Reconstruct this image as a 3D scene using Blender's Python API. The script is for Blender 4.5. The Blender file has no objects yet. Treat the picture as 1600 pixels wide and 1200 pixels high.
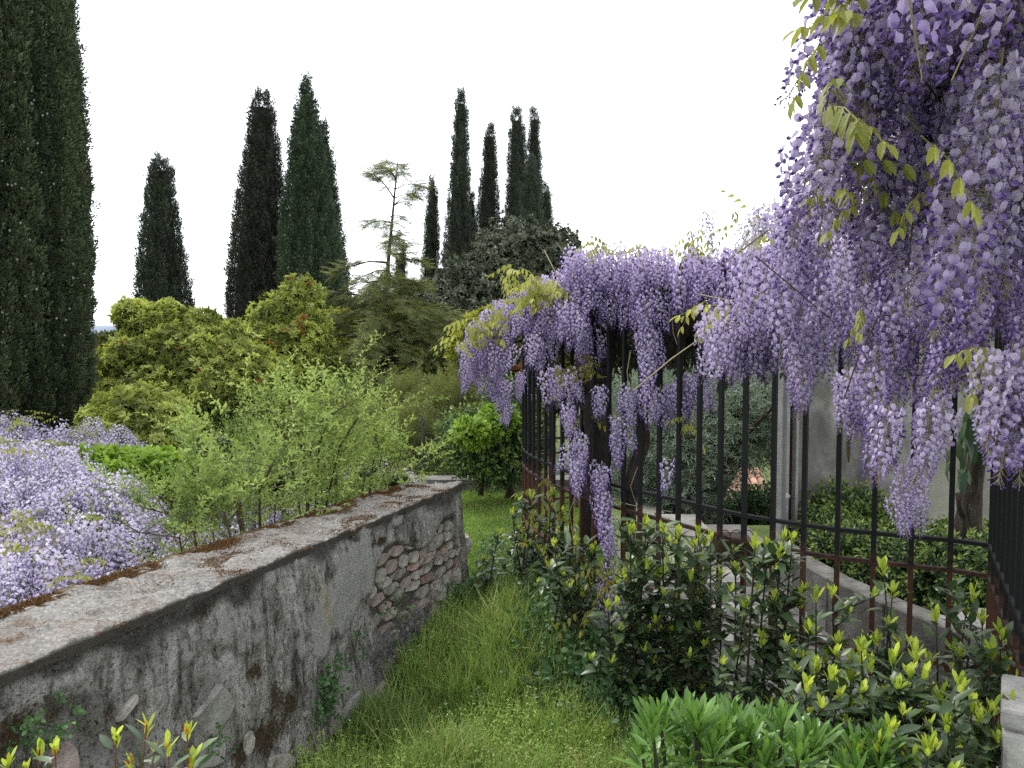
import bpy, math, random
import numpy as np
from mathutils import Matrix, Vector, Euler

random.seed(11)
rng = np.random.default_rng(11)
C = bpy.context.scene.collection
SC = bpy.context.scene
R = math.radians
DENOISE = False

# ------------------------------------------------------------------ camera, sky, sun, exposure
CAMZ = 1.75
PITCH = math.atan(64 / 1244.0)
cam_d = bpy.data.cameras.new('camera')
cam = bpy.data.objects.new('camera', cam_d)
C.objects.link(cam)
cam.location = (0, 0, CAMZ)
cam.rotation_euler = (R(90) - PITCH, 0, 0)
cam_d.sensor_width = 36
cam_d.lens = 1244 / 1600 * 36
cam_d.clip_start = 0.05
cam_d.clip_end = 9000
SC.camera = cam

SUN_EL, SUN_AZ = R(56), R(-38)          # azimuth from +Y towards +X
w = bpy.data.worlds.new('World')
SC.world = w
w.use_nodes = True
nt = w.node_tree
for n in list(nt.nodes):
    nt.nodes.remove(n)
wo = nt.nodes.new('ShaderNodeOutputWorld')
sky = nt.nodes.new('ShaderNodeTexSky')
sky.sky_type = 'NISHITA'
sky.sun_disc = False
sky.sun_elevation = SUN_EL
sky.sun_rotation = SUN_AZ
hs = nt.nodes.new('ShaderNodeHueSaturation')
hs.inputs['Saturation'].default_value = 0.35
b1 = nt.nodes.new('ShaderNodeBackground')
b1.inputs['Strength'].default_value = 0.08
b2 = nt.nodes.new('ShaderNodeBackground')
b2.inputs['Color'].default_value = (0.95, 0.97, 1.0, 1)
b2.inputs['Strength'].default_value = 0.80
ad = nt.nodes.new('ShaderNodeAddShader')
nt.links.new(sky.outputs[0], hs.inputs['Color'])
nt.links.new(hs.outputs[0], b1.inputs['Color'])
nt.links.new(b1.outputs[0], ad.inputs[0])
nt.links.new(b2.outputs[0], ad.inputs[1])
nt.links.new(ad.outputs[0], wo.inputs['Surface'])

sd = bpy.data.lights.new('sun', 'SUN')
sd.energy = 1.5
sd.angle = R(11)
sd.color = (1.0, 0.965, 0.9)
sun = bpy.data.objects.new('sun', sd)
C.objects.link(sun)
_d = Vector((math.sin(SUN_AZ) * math.cos(SUN_EL), math.cos(SUN_AZ) * math.cos(SUN_EL), math.sin(SUN_EL)))
sun.rotation_euler = _d.to_track_quat('Z', 'Y').to_euler()

SC.view_settings.view_transform = 'Standard'
SC.view_settings.look = 'None'
SC.view_settings.gamma = 1
SC.view_settings.use_curve_mapping = False
SC.view_settings.exposure = 1.0
SC.render.engine = 'CYCLES'
SC.cycles.max_bounces = 7
SC.cycles.diffuse_bounces = 3
SC.cycles.glossy_bounces = 2
SC.cycles.transmission_bounces = 5
SC.cycles.transparent_max_bounces = 4
SC.cycles.use_denoising = DENOISE

# ------------------------------------------------------------------ small helpers
F = 1244.0
def at(px, py, Y):
    """world point seen at pixel (px, py) of the 1600 x 1200 photo, at forward distance Y"""
    x, y = (px - 800) / F, (600 - py) / F
    c, s = math.cos(PITCH), math.sin(PITCH)
    d = Vector((x, y * s + c, y * c - s))
    return Vector((0, 0, CAMZ)) + d * (Y / d.y)

def smooth(a, b, x):
    t = np.clip((np.asarray(x, float) - a) / (b - a), 0, 1)
    return t * t * (3 - 2 * t)

def _hash(ix, iy, iz):
    h = (ix.astype(np.int64) * 374761393 + iy.astype(np.int64) * 668265263 + iz.astype(np.int64) * 2147483647 + 1013) & 0x7fffffff
    h = ((h ^ (h >> 13)) * 1274126177) & 0x7fffffff
    h = (h ^ (h >> 16)) & 0x7fffffff
    return (h % 100003) / 100003.0

def vnoise(p):
    p = np.asarray(p, float)
    i = np.floor(p).astype(np.int64)
    f = p - i
    f = f * f * (3 - 2 * f)
    out = 0
    for dx in (0, 1):
        for dy in (0, 1):
            for dz in (0, 1):
                wgt = (f[:, 0] if dx else 1 - f[:, 0]) * (f[:, 1] if dy else 1 - f[:, 1]) * (f[:, 2] if dz else 1 - f[:, 2])
                out = out + wgt * _hash(i[:, 0] + dx, i[:, 1] + dy, i[:, 2] + dz)
    return out

def fbm(p, octv=4):
    p = np.asarray(p, float)
    a, s, n = 0.5, 0, 0
    for k in range(octv):
        s = s + a * vnoise(p * (2 ** k) + 17.3 * k)
        n += a
        a *= 0.5
    return s / n

class MB:
    """collects faces and builds ONE mesh"""
    def __init__(self):
        self.v, self.f, self.a, self.m = [], [], [], []
    def add(self, verts, faces, a=0.0, mi=0, M=None):
        b = len(self.v)
        if M is not None:
            verts = [M @ Vector(q) for q in verts]
        self.v += [tuple(q) for q in verts]
        self.f += [tuple(i + b for i in q) for q in faces]
        self.a += list(a) if hasattr(a, '__len__') else [a] * len(verts)
        self.m += [mi] * len(faces)
    def box(self, x0, x1, y0, y1, z0, z1, a=0.0, mi=0, M=None):
        vs = [(x, y, z) for z in (z0, z1) for y in (y0, y1) for x in (x0, x1)]
        self.add(vs, [(0, 2, 3, 1), (4, 5, 7, 6), (0, 1, 5, 4), (2, 6, 7, 3), (0, 4, 6, 2), (1, 3, 7, 5)], a, mi, M)
    def tube(self, pts, radii, sides=6, a=0.0, mi=0, cap=True):
        pts = [Vector(q) for q in pts]
        b = []
        vs, fs = [], []
        for i, q in enumerate(pts):
            t = (pts[min(i + 1, len(pts) - 1)] - pts[max(i - 1, 0)])
            t = t.normalized() if t.length > 1e-9 else Vector((0, 0, 1))
            u = t.cross(Vector((0.31, 0.17, 0.93)))
            if u.length < 0.05:
                u = t.cross(Vector((1, 0, 0)))
            u.normalize()
            v = t.cross(u)
            r = radii[i] if hasattr(radii, '__len__') else radii
            for k in range(sides):
                an = 2 * math.pi * k / sides
                vs.append(q + u * (r * math.cos(an)) + v * (r * math.sin(an)))
        for i in range(len(pts) - 1):
            for k in range(sides):
                k2 = (k + 1) % sides
                fs.append((i * sides + k, i * sides + k2, (i + 1) * sides + k2, (i + 1) * sides + k))
        if cap:
            fs.append(tuple(range(sides - 1, -1, -1)))
            fs.append(tuple((len(pts) - 1) * sides + k for k in range(sides)))
        self.add(vs, fs, a, mi)
    def mesh(self, name, mats, smooth_=False):
        me = bpy.data.meshes.new(name)
        me.from_pydata(self.v, [], self.f)
        if not isinstance(mats, (list, tuple)):
            mats = [mats]
        for m in mats:
            me.materials.append(m)
        if len(mats) > 1:
            me.polygons.foreach_set('material_index', self.m)
        at_ = me.attributes.new('v', 'FLOAT', 'POINT')
        at_.data.foreach_set('value', np.array(self.a, dtype=np.float32))
        if smooth_:
            me.polygons.foreach_set('use_smooth', [True] * len(me.polygons))
        me.update()
        return me

def obj(name, me, parent=None, world=True, kind=None):
    o = bpy.data.objects.new(name, me)
    C.objects.link(o)
    if parent is not None:
        o.parent = parent
        if world:                       # geometry given in world coordinates
            p = parent
            loc = Vector((0, 0, 0))
            while p is not None:
                loc -= Vector(p.location)
                p = p.parent
            o.location = loc
    if kind:
        o['kind'] = kind
    return o

def tag(o, label, cat, group=None):
    o['label'] = label
    o['category'] = cat
    if group:
        o['group'] = group
    return o

def thing(name, label, cat, loc, group=None):
    o = bpy.data.objects.new(name, None)
    o.empty_display_size = 0.1
    C.objects.link(o)
    o.location = loc
    return tag(o, label, cat, group)

def structure(o):
    o['kind'] = 'structure'
    return o

def copy_part(name, me, M, parent, tint=0.5):
    """one more object of a kind that shares its mesh"""
    o = bpy.data.objects.new(name, me)
    C.objects.link(o)
    o.parent = parent
    L = Matrix.Translation(-Vector(parent.location)) @ M if parent.parent is None else M
    lo, ro, sc = L.decompose()
    o.location, o.rotation_euler, o.scale = lo, ro.to_euler(), sc
    o['tint'] = float(tint)
    return o

def frame(d, up=(0, 0, 1), pos=(0, 0, 0)):
    """matrix whose +Y runs along d and whose +Z leans to up"""
    y = Vector(d).normalized()
    x = y.cross(Vector(up))
    if x.length < 1e-4:
        x = y.cross(Vector((1, 0, 0.2)))
    x.normalize()
    z = x.cross(y)
    m = Matrix(((x.x, y.x, z.x, pos[0]), (x.y, y.y, z.y, pos[1]), (x.z, y.z, z.z, pos[2]), (0, 0, 0, 1)))
    return m

def smat(M, s):
    return M @ Matrix.Diagonal((s, s, s, 1))

# ------------------------------------------------------------------ materials
def nodes_of(name):
    m = bpy.data.materials.new(name)
    m.use_nodes = True
    t = m.node_tree
    for n in list(t.nodes):
        t.nodes.remove(n)
    out = t.nodes.new('ShaderNodeOutputMaterial')
    return m, t, out

def N(t, typ, **kw):
    n = t.nodes.new(typ)
    for k, v in kw.items():
        if k.startswith('i_'):
            n.inputs[k[2:].replace('_', ' ')].default_value = v
        else:
            setattr(n, k, v)
    return n

def mixc(t, fac, a, b, mode='MIX'):
    n = t.nodes.new('ShaderNodeMix')
    n.data_type = 'RGBA'
    n.blend_type = mode
    n.clamp_factor = True
    for s, v in ((n.inputs[0], fac), (n.inputs[6], a), (n.inputs[7], b)):
        if hasattr(v, 'links') or hasattr(v, 'is_linked'):
            t.links.new(v, s)
        elif isinstance(v, (int, float)):
            s.default_value = v
        else:
            s.default_value = (*v, 1)
    return n.outputs[2]

def mth(t, op, a, b=0.0, clamp=False):
    n = t.nodes.new('ShaderNodeMath')
    n.operation = op
    n.use_clamp = clamp
    for s, v in ((n.inputs[0], a), (n.inputs[1], b)):
        if hasattr(v, 'is_linked'):
            t.links.new(v, s)
        else:
            s.default_value = v
    return n.outputs[0]

def ramp(t, fac, stops):
    n = t.nodes.new('ShaderNodeValToRGB')
    cr = n.color_ramp
    while len(cr.elements) < len(stops):
        cr.elements.new(0.5)
    for e, (p, c) in zip(cr.elements, stops):
        e.position = p
        e.color = (*c, 1) if hasattr(c, '__len__') else (c, c, c, 1)
    t.links.new(fac, n.inputs[0])
    return n.outputs[0]

def noise(t, scale, detail=4, rough=0.6, vec=None, dist=0.0):
    n = N(t, 'ShaderNodeTexNoise')
    n.inputs['Scale'].default_value = scale
    n.inputs['Detail'].default_value = detail
    n.inputs['Roughness'].default_value = rough
    n.inputs['Distortion'].default_value = dist
    if vec is not None:
        t.links.new(vec, n.inputs['Vector'])
    return n.outputs['Fac']

def leaf_mat(name, dark, light, tip=None, trans=0.35, rough=0.5, spec=0.4, tcol=None, var=0.5, rand_cols=None):
    m, t, out = nodes_of(name)
    a = N(t, 'ShaderNodeAttribute', attribute_type='INSTANCER', attribute_name='tint')
    oi = N(t, 'ShaderNodeObjectInfo')
    r = mth(t, 'MULTIPLY', mth(t, 'SUBTRACT', oi.outputs['Random'], 0.5), var)
    fac = mth(t, 'ADD', a.outputs['Fac'], r, True)
    col = mixc(t, fac, dark, light)
    if rand_cols:
        rc, frac = rand_cols
        sel = mth(t, 'LESS_THAN', mth(t, 'FRACT', mth(t, 'MULTIPLY', oi.outputs['Random'], 7.13)), frac)
        col = mixc(t, sel, col, rc)
    if tip is not None:
        va = N(t, 'ShaderNodeAttribute', attribute_type='GEOMETRY', attribute_name='v')
        col = mixc(t, va.outputs['Fac'], col, tip)
    p = N(t, 'ShaderNodeBsdfPrincipled')
    t.links.new(col, p.inputs['Base Color'])
    p.inputs['Roughness'].default_value = rough
    p.inputs['Specular IOR Level'].default_value = spec
    tr = N(t, 'ShaderNodeBsdfTranslucent')
    tc = mixc(t, 1.0, col, tcol or (1.0, 1.0, 0.6), 'MULTIPLY')
    tc2 = mixc(t, 0.5, tc, col)
    t.links.new(tc2, tr.inputs['Color'])
    mx = N(t, 'ShaderNodeMixShader')
    mx.inputs[0].default_value = trans
    t.links.new(p.outputs[0], mx.inputs[1])
    t.links.new(tr.outputs[0], mx.inputs[2])
    t.links.new(mx.outputs[0], out.inputs['Surface'])
    return m

def rough_mat(name, cols, scale=6, rough=0.85, bump=0.4, bscale=None, spec=0.2, stretch=None, detail=8):
    m, t, out = nodes_of(name)
    tc = N(t, 'ShaderNodeTexCoord')
    vec = tc.outputs['Object']
    if stretch:
        mp = N(t, 'ShaderNodeMapping')
        mp.inputs['Scale'].default_value = stretch
        t.links.new(vec, mp.inputs['Vector'])
        vec = mp.outputs[0]
    f = noise(t, scale, detail, 0.65, vec)
    n = len(cols)
    col = ramp(t, f, [(0.3 + 0.42 * i / max(1, n - 1), c) for i, c in enumerate(cols)])
    oi = N(t, 'ShaderNodeObjectInfo')
    vr = mth(t, 'ADD', mth(t, 'MULTIPLY', oi.outputs['Random'], 0.5), 0.75)
    hsv = N(t, 'ShaderNodeHueSaturation')
    t.links.new(col, hsv.inputs['Color'])
    t.links.new(vr, hsv.inputs['Value'])
    p = N(t, 'ShaderNodeBsdfPrincipled')
    t.links.new(hsv.outputs[0], p.inputs['Base Color'])
    p.inputs['Roughness'].default_value = rough
    p.inputs['Specular IOR Level'].default_value = spec
    bn = noise(t, bscale or scale * 4, 6, 0.7, vec)
    bp = N(t, 'ShaderNodeBump')
    bp.inputs['Strength'].default_value = bump
    bp.inputs['Distance'].default_value = 0.02
    t.links.new(bn, bp.inputs['Height'])
    t.links.new(bp.outputs[0], p.inputs['Normal'])
    t.links.new(p.outputs[0], out.inputs['Surface'])
    return m

M_bark = rough_mat('bark', [(0.02, 0.016, 0.012), (0.07, 0.055, 0.042), (0.13, 0.11, 0.09)], 14, 0.9, 0.9, 40, stretch=(3, 3, 0.6))
M_vine = rough_mat('vine_bark', [(.012, .010, .009), (.035, .028, .023), (.075, .062, .052)], 14, .95, .9, 40, stretch=(3, 3, .6))
M_twig = rough_mat('twig', [(0.05, 0.035, 0.022), (0.11, 0.08, 0.05)], 20, 0.8, 0.4)
M_darktwig = rough_mat('dark_twig', [(0.02, 0.018, 0.012), (0.055, 0.045, 0.028)], 20, 0.8, 0.3)
M_redtwig = rough_mat('red_twig', [(0.09, 0.03, 0.02), (0.16, 0.07, 0.05)], 20, 0.6, 0.2)
M_paletwig = rough_mat('pale_twig', [(0.2, 0.17, 0.1), (0.34, 0.3, 0.2)], 20, 0.7, 0.2)
M_core = rough_mat('shade_core', [(0.008, 0.011, 0.006), (0.018, 0.02, 0.01)], 6, 1.0, 0.8)  # near-black: shade inside crowns and the outhouse doorway put into the colour
M_cypress = leaf_mat('cypress_leaf', (0.020, 0.032, 0.016), (0.082, 0.108, 0.048), trans=0.12, rough=0.6, spec=0.25, rand_cols=((0.24, 0.25, 0.2), 0.0))
M_cypress2 = leaf_mat('brown_cypress_leaf', (0.028, 0.030, 0.024), (0.068, 0.070, 0.054), trans=0.1, rough=0.65, spec=0.2)
M_cypress3 = leaf_mat('green_cypress_leaf', (0.030, 0.048, 0.028), (0.074, 0.108, 0.058), trans=0.12, rough=0.6, spec=0.2)
M_cypress4 = leaf_mat('far_cypress_leaf', (0.032, 0.044, 0.032), (0.070, 0.088, 0.060), trans=0.1, rough=0.65, spec=0.2)
M_cone = rough_mat('cypress_cone', [(0.12, 0.115, 0.095), (0.26, 0.26, 0.23)], 20, 0.7, 0.2)
M_photinia = leaf_mat('photinia_leaf', (0.12, 0.155, 0.028), (0.47, 0.53, 0.12), trans=0.42, rough=0.45, rand_cols=((0.27, 0.13, 0.03), 0.012))
M_photinia2 = leaf_mat('dark_photinia_leaf', (0.05, 0.068, 0.016), (0.21, 0.22, 0.045), trans=0.3, rough=0.45, rand_cols=((0.2, 0.08, 0.03), 0.04))
M_yellow = leaf_mat('yellow_leaf', (0.16, 0.19, 0.02), (0.5, 0.48, 0.06), trans=0.4, rough=0.5)
M_oak = leaf_mat('holm_oak_leaf', (0.045, 0.058, 0.036), (0.155, 0.175, 0.11), trans=0.15, rough=0.55)
M_cedar = leaf_mat('cedar_needle', (0.07, 0.09, 0.024), (0.26, 0.29, 0.085), trans=0.28, rough=0.6)
M_bright = leaf_mat('bright_leaf', (0.12, 0.22, 0.02), (0.34, 0.5, 0.06), trans=0.4, rough=0.5)
M_sapling = leaf_mat('sapling_leaf', (0.10, 0.17, 0.03), (0.40, 0.50, 0.14), trans=0.42, rough=0.5)
M_laurel = leaf_mat('laurel_leaf', (0.025, 0.05, 0.02), (0.085, 0.13, 0.05), trans=0.18, rough=0.38, spec=0.5)
M_young = leaf_mat('young_laurel_leaf', (0.22, 0.32, 0.03), (0.58, 0.66, 0.10), trans=0.45, rough=0.42, spec=0.4)
M_youngred = leaf_mat('orange_young_leaf', (0.4, 0.3, 0.02), (0.6, 0.36, 0.03), trans=0.4, rough=0.42, spec=0.4)
M_greyleaf = leaf_mat('waxy_leaf', (0.18, 0.24, 0.16), (0.4, 0.46, 0.36), trans=0.15, rough=0.35, spec=0.5)
M_pitto = leaf_mat('pittosporum_leaf', (0.045, 0.12, 0.02), (0.155, 0.30, 0.05), tip=(0.22, 0.36, 0.08), trans=0.25, rough=0.35, spec=0.5)
M_ivy = leaf_mat('ivy_leaf', (0.035, 0.085, 0.028), (0.11, 0.2, 0.07), trans=0.25, rough=0.45, spec=0.45)
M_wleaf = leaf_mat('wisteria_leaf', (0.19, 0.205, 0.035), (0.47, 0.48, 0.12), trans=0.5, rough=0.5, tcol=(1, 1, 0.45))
M_wleaf_dark = leaf_mat('shaded_wisteria_leaf', (0.12, 0.12, 0.02), (0.26, 0.24, 0.05), trans=0.4, rough=0.5)  # darker copy of the wisteria leaf with shade in its colour
M_grass = leaf_mat('grass_blade', (0.055, 0.13, 0.02), (0.24, 0.39, 0.07), tip=(0.36, 0.41, 0.13), trans=0.4, rough=0.5, rand_cols=((0.4, 0.36, 0.14), 0.04))
M_weed = leaf_mat('weed_leaf', (0.07, 0.15, 0.022), (0.33, 0.46, 0.09), tip=(.42, .54, .16), trans=0.4, rough=0.5)
M_olive = leaf_mat('olive_leaf', (0.09, 0.13, 0.085), (0.33, 0.4, 0.3), trans=0.2, rough=0.45)
M_hedge = leaf_mat('hedge_leaf', (0.03, 0.065, 0.02), (0.1, 0.17, 0.05), tip=(0.15, 0.21, 0.04), trans=0.2, rough=0.45)
M_dark_leaf = leaf_mat('loquat_leaf', (0.02, 0.045, 0.02), (0.07, 0.12, 0.05), trans=0.15, rough=0.4)

def flower_mat(name, pale, deep, tr=0.45):
    m, t, out = nodes_of(name)
    va = N(t, 'ShaderNodeAttribute', attribute_type='GEOMETRY', attribute_name='v')
    a = N(t, 'ShaderNodeAttribute', attribute_type='INSTANCER', attribute_name='tint')
    oi = N(t, 'ShaderNodeObjectInfo')
    f = mth(t, 'ADD', va.outputs['Fac'], mth(t, 'ADD', mth(t, 'MULTIPLY', mth(t, 'SUBTRACT', a.outputs['Fac'], 0.5), 0.55), mth(t, 'MULTIPLY', mth(t, 'SUBTRACT', oi.outputs['Random'], 0.5), 0.2)), True)
    col = ramp(t, f, [(0.0, pale), (0.45, tuple(0.6 * p + 0.4 * d for p, d in zip(pale, deep))), (0.8, deep), (1.0, tuple(0.6 * d for d in deep))])
    st = mth(t, 'GREATER_THAN', va.outputs['Fac'], 1.5)        # stalks carry v = 2
    col = mixc(t, st, col, (0.3, 0.27, 0.14))
    p = N(t, 'ShaderNodeBsdfPrincipled')
    t.links.new(col, p.inputs['Base Color'])
    p.inputs['Roughness'].default_value = 0.6
    p.inputs['Specular IOR Level'].default_value = 0.2
    trn = N(t, 'ShaderNodeBsdfTranslucent')
    t.links.new(col, trn.inputs['Color'])
    mx = N(t, 'ShaderNodeMixShader')
    mx.inputs[0].default_value = tr
    t.links.new(p.outputs[0], mx.inputs[1])
    t.links.new(trn.outputs[0], mx.inputs[2])
    t.links.new(mx.outputs[0], out.inputs['Surface'])
    return m
M_flower = flower_mat('wisteria_petal', (0.60, 0.52, 0.70), (0.18, 0.105, 0.345), .34)
M_flower_pale = flower_mat('pale_wisteria_petal', (0.70, 0.655, 0.76), (0.25, 0.19, 0.41), .33)

# ------------------------------------------------------------------ geometry-node scatter (only for foliage nobody could count)
def unit(name, me):
    o = bpy.data.objects.new(name, me)     # source shape, never linked to the scene
    return o

_groups = {}
def scatter_group(key, srcs):
    if key in _groups:
        return _groups[key]
    ng = bpy.data.node_groups.new('scatter_' + key, 'GeometryNodeTree')
    ng.interface.new_socket('Geometry', in_out='INPUT', socket_type='NodeSocketGeometry')
    ng.interface.new_socket('Geometry', in_out='OUTPUT', socket_type='NodeSocketGeometry')
    gi = ng.nodes.new('NodeGroupInput')
    go = ng.nodes.new('NodeGroupOutput')
    jn = ng.nodes.new('GeometryNodeJoinGeometry')
    for s in srcs:
        inf = ng.nodes.new('GeometryNodeObjectInfo')
        inf.inputs['Object'].default_value = s
        g2 = ng.nodes.new('GeometryNodeGeometryToInstance')
        ng.links.new(inf.outputs['Geometry'], g2.inputs[0])
        ng.links.new(g2.outputs[0], jn.inputs[0])
    ip = ng.nodes.new('GeometryNodeInstanceOnPoints')
    ip.inputs['Pick Instance'].default_value = True
    def named(nm, ty):
        a = ng.nodes.new('GeometryNodeInputNamedAttribute')
        a.data_type = ty
        a.inputs['Name'].default_value = nm
        return a.outputs['Attribute']
    ng.links.new(gi.outputs[0], ip.inputs['Points'])
    ng.links.new(jn.outputs[0], ip.inputs['Instance'])
    ng.links.new(named('idx', 'INT'), ip.inputs['Instance Index'])
    ng.links.new(named('rot', 'FLOAT_VECTOR'), ip.inputs['Rotation'])
    ng.links.new(named('scl', 'FLOAT'), ip.inputs['Scale'])
    ng.links.new(ip.outputs[0], go.inputs[0])
    _groups[key] = ng
    return ng

def eulers(dirs, roll):
    """xyz euler angles turning +Z to dirs with a roll about it"""
    d = dirs / np.maximum(np.linalg.norm(dirs, axis=1, keepdims=True), 1e-9)
    th = np.arccos(np.clip(d[:, 2], -1, 1))
    ph = np.arctan2(d[:, 1], d[:, 0])
    cp, sp, ct, st = np.cos(ph), np.sin(ph), np.cos(th), np.sin(th)
    cr, sr = np.cos(roll), np.sin(roll)
    R00 = cp * ct * cr - sp * sr
    R10 = sp * ct * cr + cp * sr
    R20 = -st * cr
    R21 = st * sr
    R22 = ct
    ey = np.arcsin(np.clip(-R20, -1, 1))
    return np.stack([np.arctan2(R21, R22), ey, np.arctan2(R10, R00)], axis=1)

def scatter(name, key, pts, dirs, scl, tint, parent=None, roll=None, rot=None, label=None, cat=None):
    pts = np.asarray(pts, float)
    n = len(pts)
    if n == 0:
        return None
    me = bpy.data.meshes.new(name)
    me.vertices.add(n)
    me.vertices.foreach_set('co', pts.astype(np.float32).ravel())
    if rot is None:
        rot = eulers(np.asarray(dirs, float), rng.uniform(0, 2 * math.pi, n) if roll is None else roll)
    for nm, ty, dat in (('rot', 'FLOAT_VECTOR', rot), ('scl', 'FLOAT', scl), ('tint', 'FLOAT', tint)):
        a = me.attributes.new(nm, ty, 'POINT')
        a.data.foreach_set('vector' if ty == 'FLOAT_VECTOR' else 'value', np.broadcast_to(np.asarray(dat, dtype=np.float32), rot.shape if ty == 'FLOAT_VECTOR' else (n,)).astype(np.float32).ravel())
    a = me.attributes.new('idx', 'INT', 'POINT')
    a.data.foreach_set('value', rng.integers(0, len(UNITS[key]), n).astype(np.int32))
    me.update()
    o = obj(name, me, parent, kind='stuff')
    md = o.modifiers.new('scatter', 'NODES')
    md.node_group = scatter_group(key, UNITS[key])
    if label:
        o['label'] = label
    if cat:
        o['category'] = cat
    return o

# ------------------------------------------------------------------ leaf and flower shapes
def leaf_shape(L, W, fold=0.25, curl=0.25, wide=0.45, cheap=False):
    """a leaf along +Y with its face to +Z: midrib fold, drooping tip"""
    def z(t):
        return -curl * L * t * t
    if cheap:
        return [(0, 0, 0), (-W / 2, L * wide, z(wide) + fold * W / 2), (W / 2, L * wide, z(wide) + fold * W / 2), (0, L, z(1))], [(0, 2, 3), (0, 3, 1)]
    t1, t2 = wide * 0.65, wide + (1 - wide) * 0.5
    w1, w2 = W * 0.46, W * 0.40
    vs = [(0, 0, 0),
          (-w1, L * t1, z(t1) + fold * w1), (0, L * t1, z(t1)), (w1, L * t1, z(t1) + fold * w1),
          (-w2, L * t2, z(t2) + fold * w2), (0, L * t2, z(t2)), (w2, L * t2, z(t2) + fold * w2),
          (0, L, z(1))]
    fs = [(0, 2, 1), (0, 3, 2), (1, 2, 5, 4), (2, 3, 6, 5), (4, 5, 7), (5, 6, 7)]
    return vs, fs

UNITS = {}
rd = random.Random(3)
def rdir(el0, el1):
    a, e = rd.uniform(0, 2 * math.pi), R(rd.uniform(el0, el1))
    return Vector((math.cos(a) * math.cos(e), math.sin(a) * math.cos(e), math.sin(e)))

def make_units(key, n, builder, mat):
    UNITS[key] = [unit(key, builder(i).mesh(key, mat)) for i in range(n)]

def rosette(nl, L, W, el=(5, 70), cheap=True, stem=0.0, curl=0.3, fold=0.25):
    def b(i):
        mb = MB()
        for k in range(nl):
            d = rdir(*el)
            s = rd.uniform(0.7, 1.15)
            vs, fs = leaf_shape(L * s, W * s, fold, curl * rd.uniform(0.4, 1.4), cheap=cheap)
            M = frame(d, (rd.uniform(-.4, .4), rd.uniform(-.4, .4), 1), (d.x * 0.01, d.y * 0.01, rd.uniform(0, stem)))
            mb.add(vs, fs, 0.0, 0, M)
        return mb
    return b

def spray(nl, L, W, length, cheap=True, side=70, tipn=0):
    """a twig along +Z with alternate leaves"""
    def b(i):
        mb = MB()
        bend = Vector((rd.uniform(-.3, .3), rd.uniform(-.3, .3), 0))
        for k in range(nl):
            t = (k + 0.5) / nl
            p = Vector((0, 0, length * t)) + bend * (t * t * length)
            a = k * 2.4 + rd.uniform(-.5, .5)
            e = R(90 - side * rd.uniform(0.7, 1.1) * (1 - 0.55 * t))
            d = Vector((math.cos(a) * math.cos(e), math.sin(a) * math.cos(e), math.sin(e)))
            s = rd.uniform(0.75, 1.1) * (1 - 0.25 * t)
            vs, fs = leaf_shape(L * s, W * s, 0.25, 0.3 * rd.uniform(0.3, 1.4), cheap=cheap)
            mb.add(vs, fs, 1.0 if k >= nl - tipn else 0.0, 0, frame(d, (rd.uniform(-.4, .4), rd.uniform(-.4, .4), 1), p))
        mb.tube([(0, 0, 0), tuple(bend * (0.25 * length) + Vector((0, 0, length * .5))), tuple(bend * length + Vector((0, 0, length)))], [L * .045, L * .035, L * .015], 3, 0.0, cap=False)
        return mb
    return b

def cyp_tuft(i):
    mb = MB()
    for k in range(46):
        t = rd.random()
        a = rd.uniform(0, 6.28)
        r = 0.085 * (1 - t) ** 0.6 * math.sqrt(rd.random()) + 0.008
        p = Vector((math.cos(a) * r, math.sin(a) * r, 0.30 * t))
        d = Vector((math.cos(a) * 0.7, math.sin(a) * 0.7, 1.0)) + Vector((rd.uniform(-.45, .45), rd.uniform(-.45, .45), 0))
        L = rd.uniform(0.03, 0.075)
        vs, fs = leaf_shape(L, L * 0.36, 0.5, -0.1, 0.4, True)
        mb.add(vs, fs, 0.0, 0, frame(d, (math.cos(a + .8), math.sin(a + .8), 0.2), p))
    return mb

def frond(i):
    """flat conifer spray along +Z: twiglets both sides, each with short needles"""
    mb = MB()
    L = 0.42
    for k in range(14):
        t = (k + 1) / 15
        s = 1 if k % 2 else -1
        p = Vector((0, -0.06 * t * t, L * t))
        ln = (0.15 * (1 - t) + 0.04) * rd.uniform(0.7, 1.2)
        d = Vector((s * 0.85, rd.uniform(-.25, .15), 0.6)).normalized()
        for q in range(5):
            c = p + d * (ln * (q + .5) / 5)
            for e in (-1, 1):
                dd = d * .6 + Vector((e * rd.uniform(.2, .9), rd.uniform(-.5, .5), rd.uniform(-.2, .8)))
                vs, fs = leaf_shape(rd.uniform(.022, .045), .010, .2, .1, .5, True)
                mb.add(vs, fs, 0, 0, frame(dd, (rd.uniform(-.4, .4), 1, .2), c))
    mb.tube([(0, 0, 0), (0, -0.015, L * .5), (0, -0.06, L)], [0.005, 0.003, 0.0015], 3, cap=False)
    return mb

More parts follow.
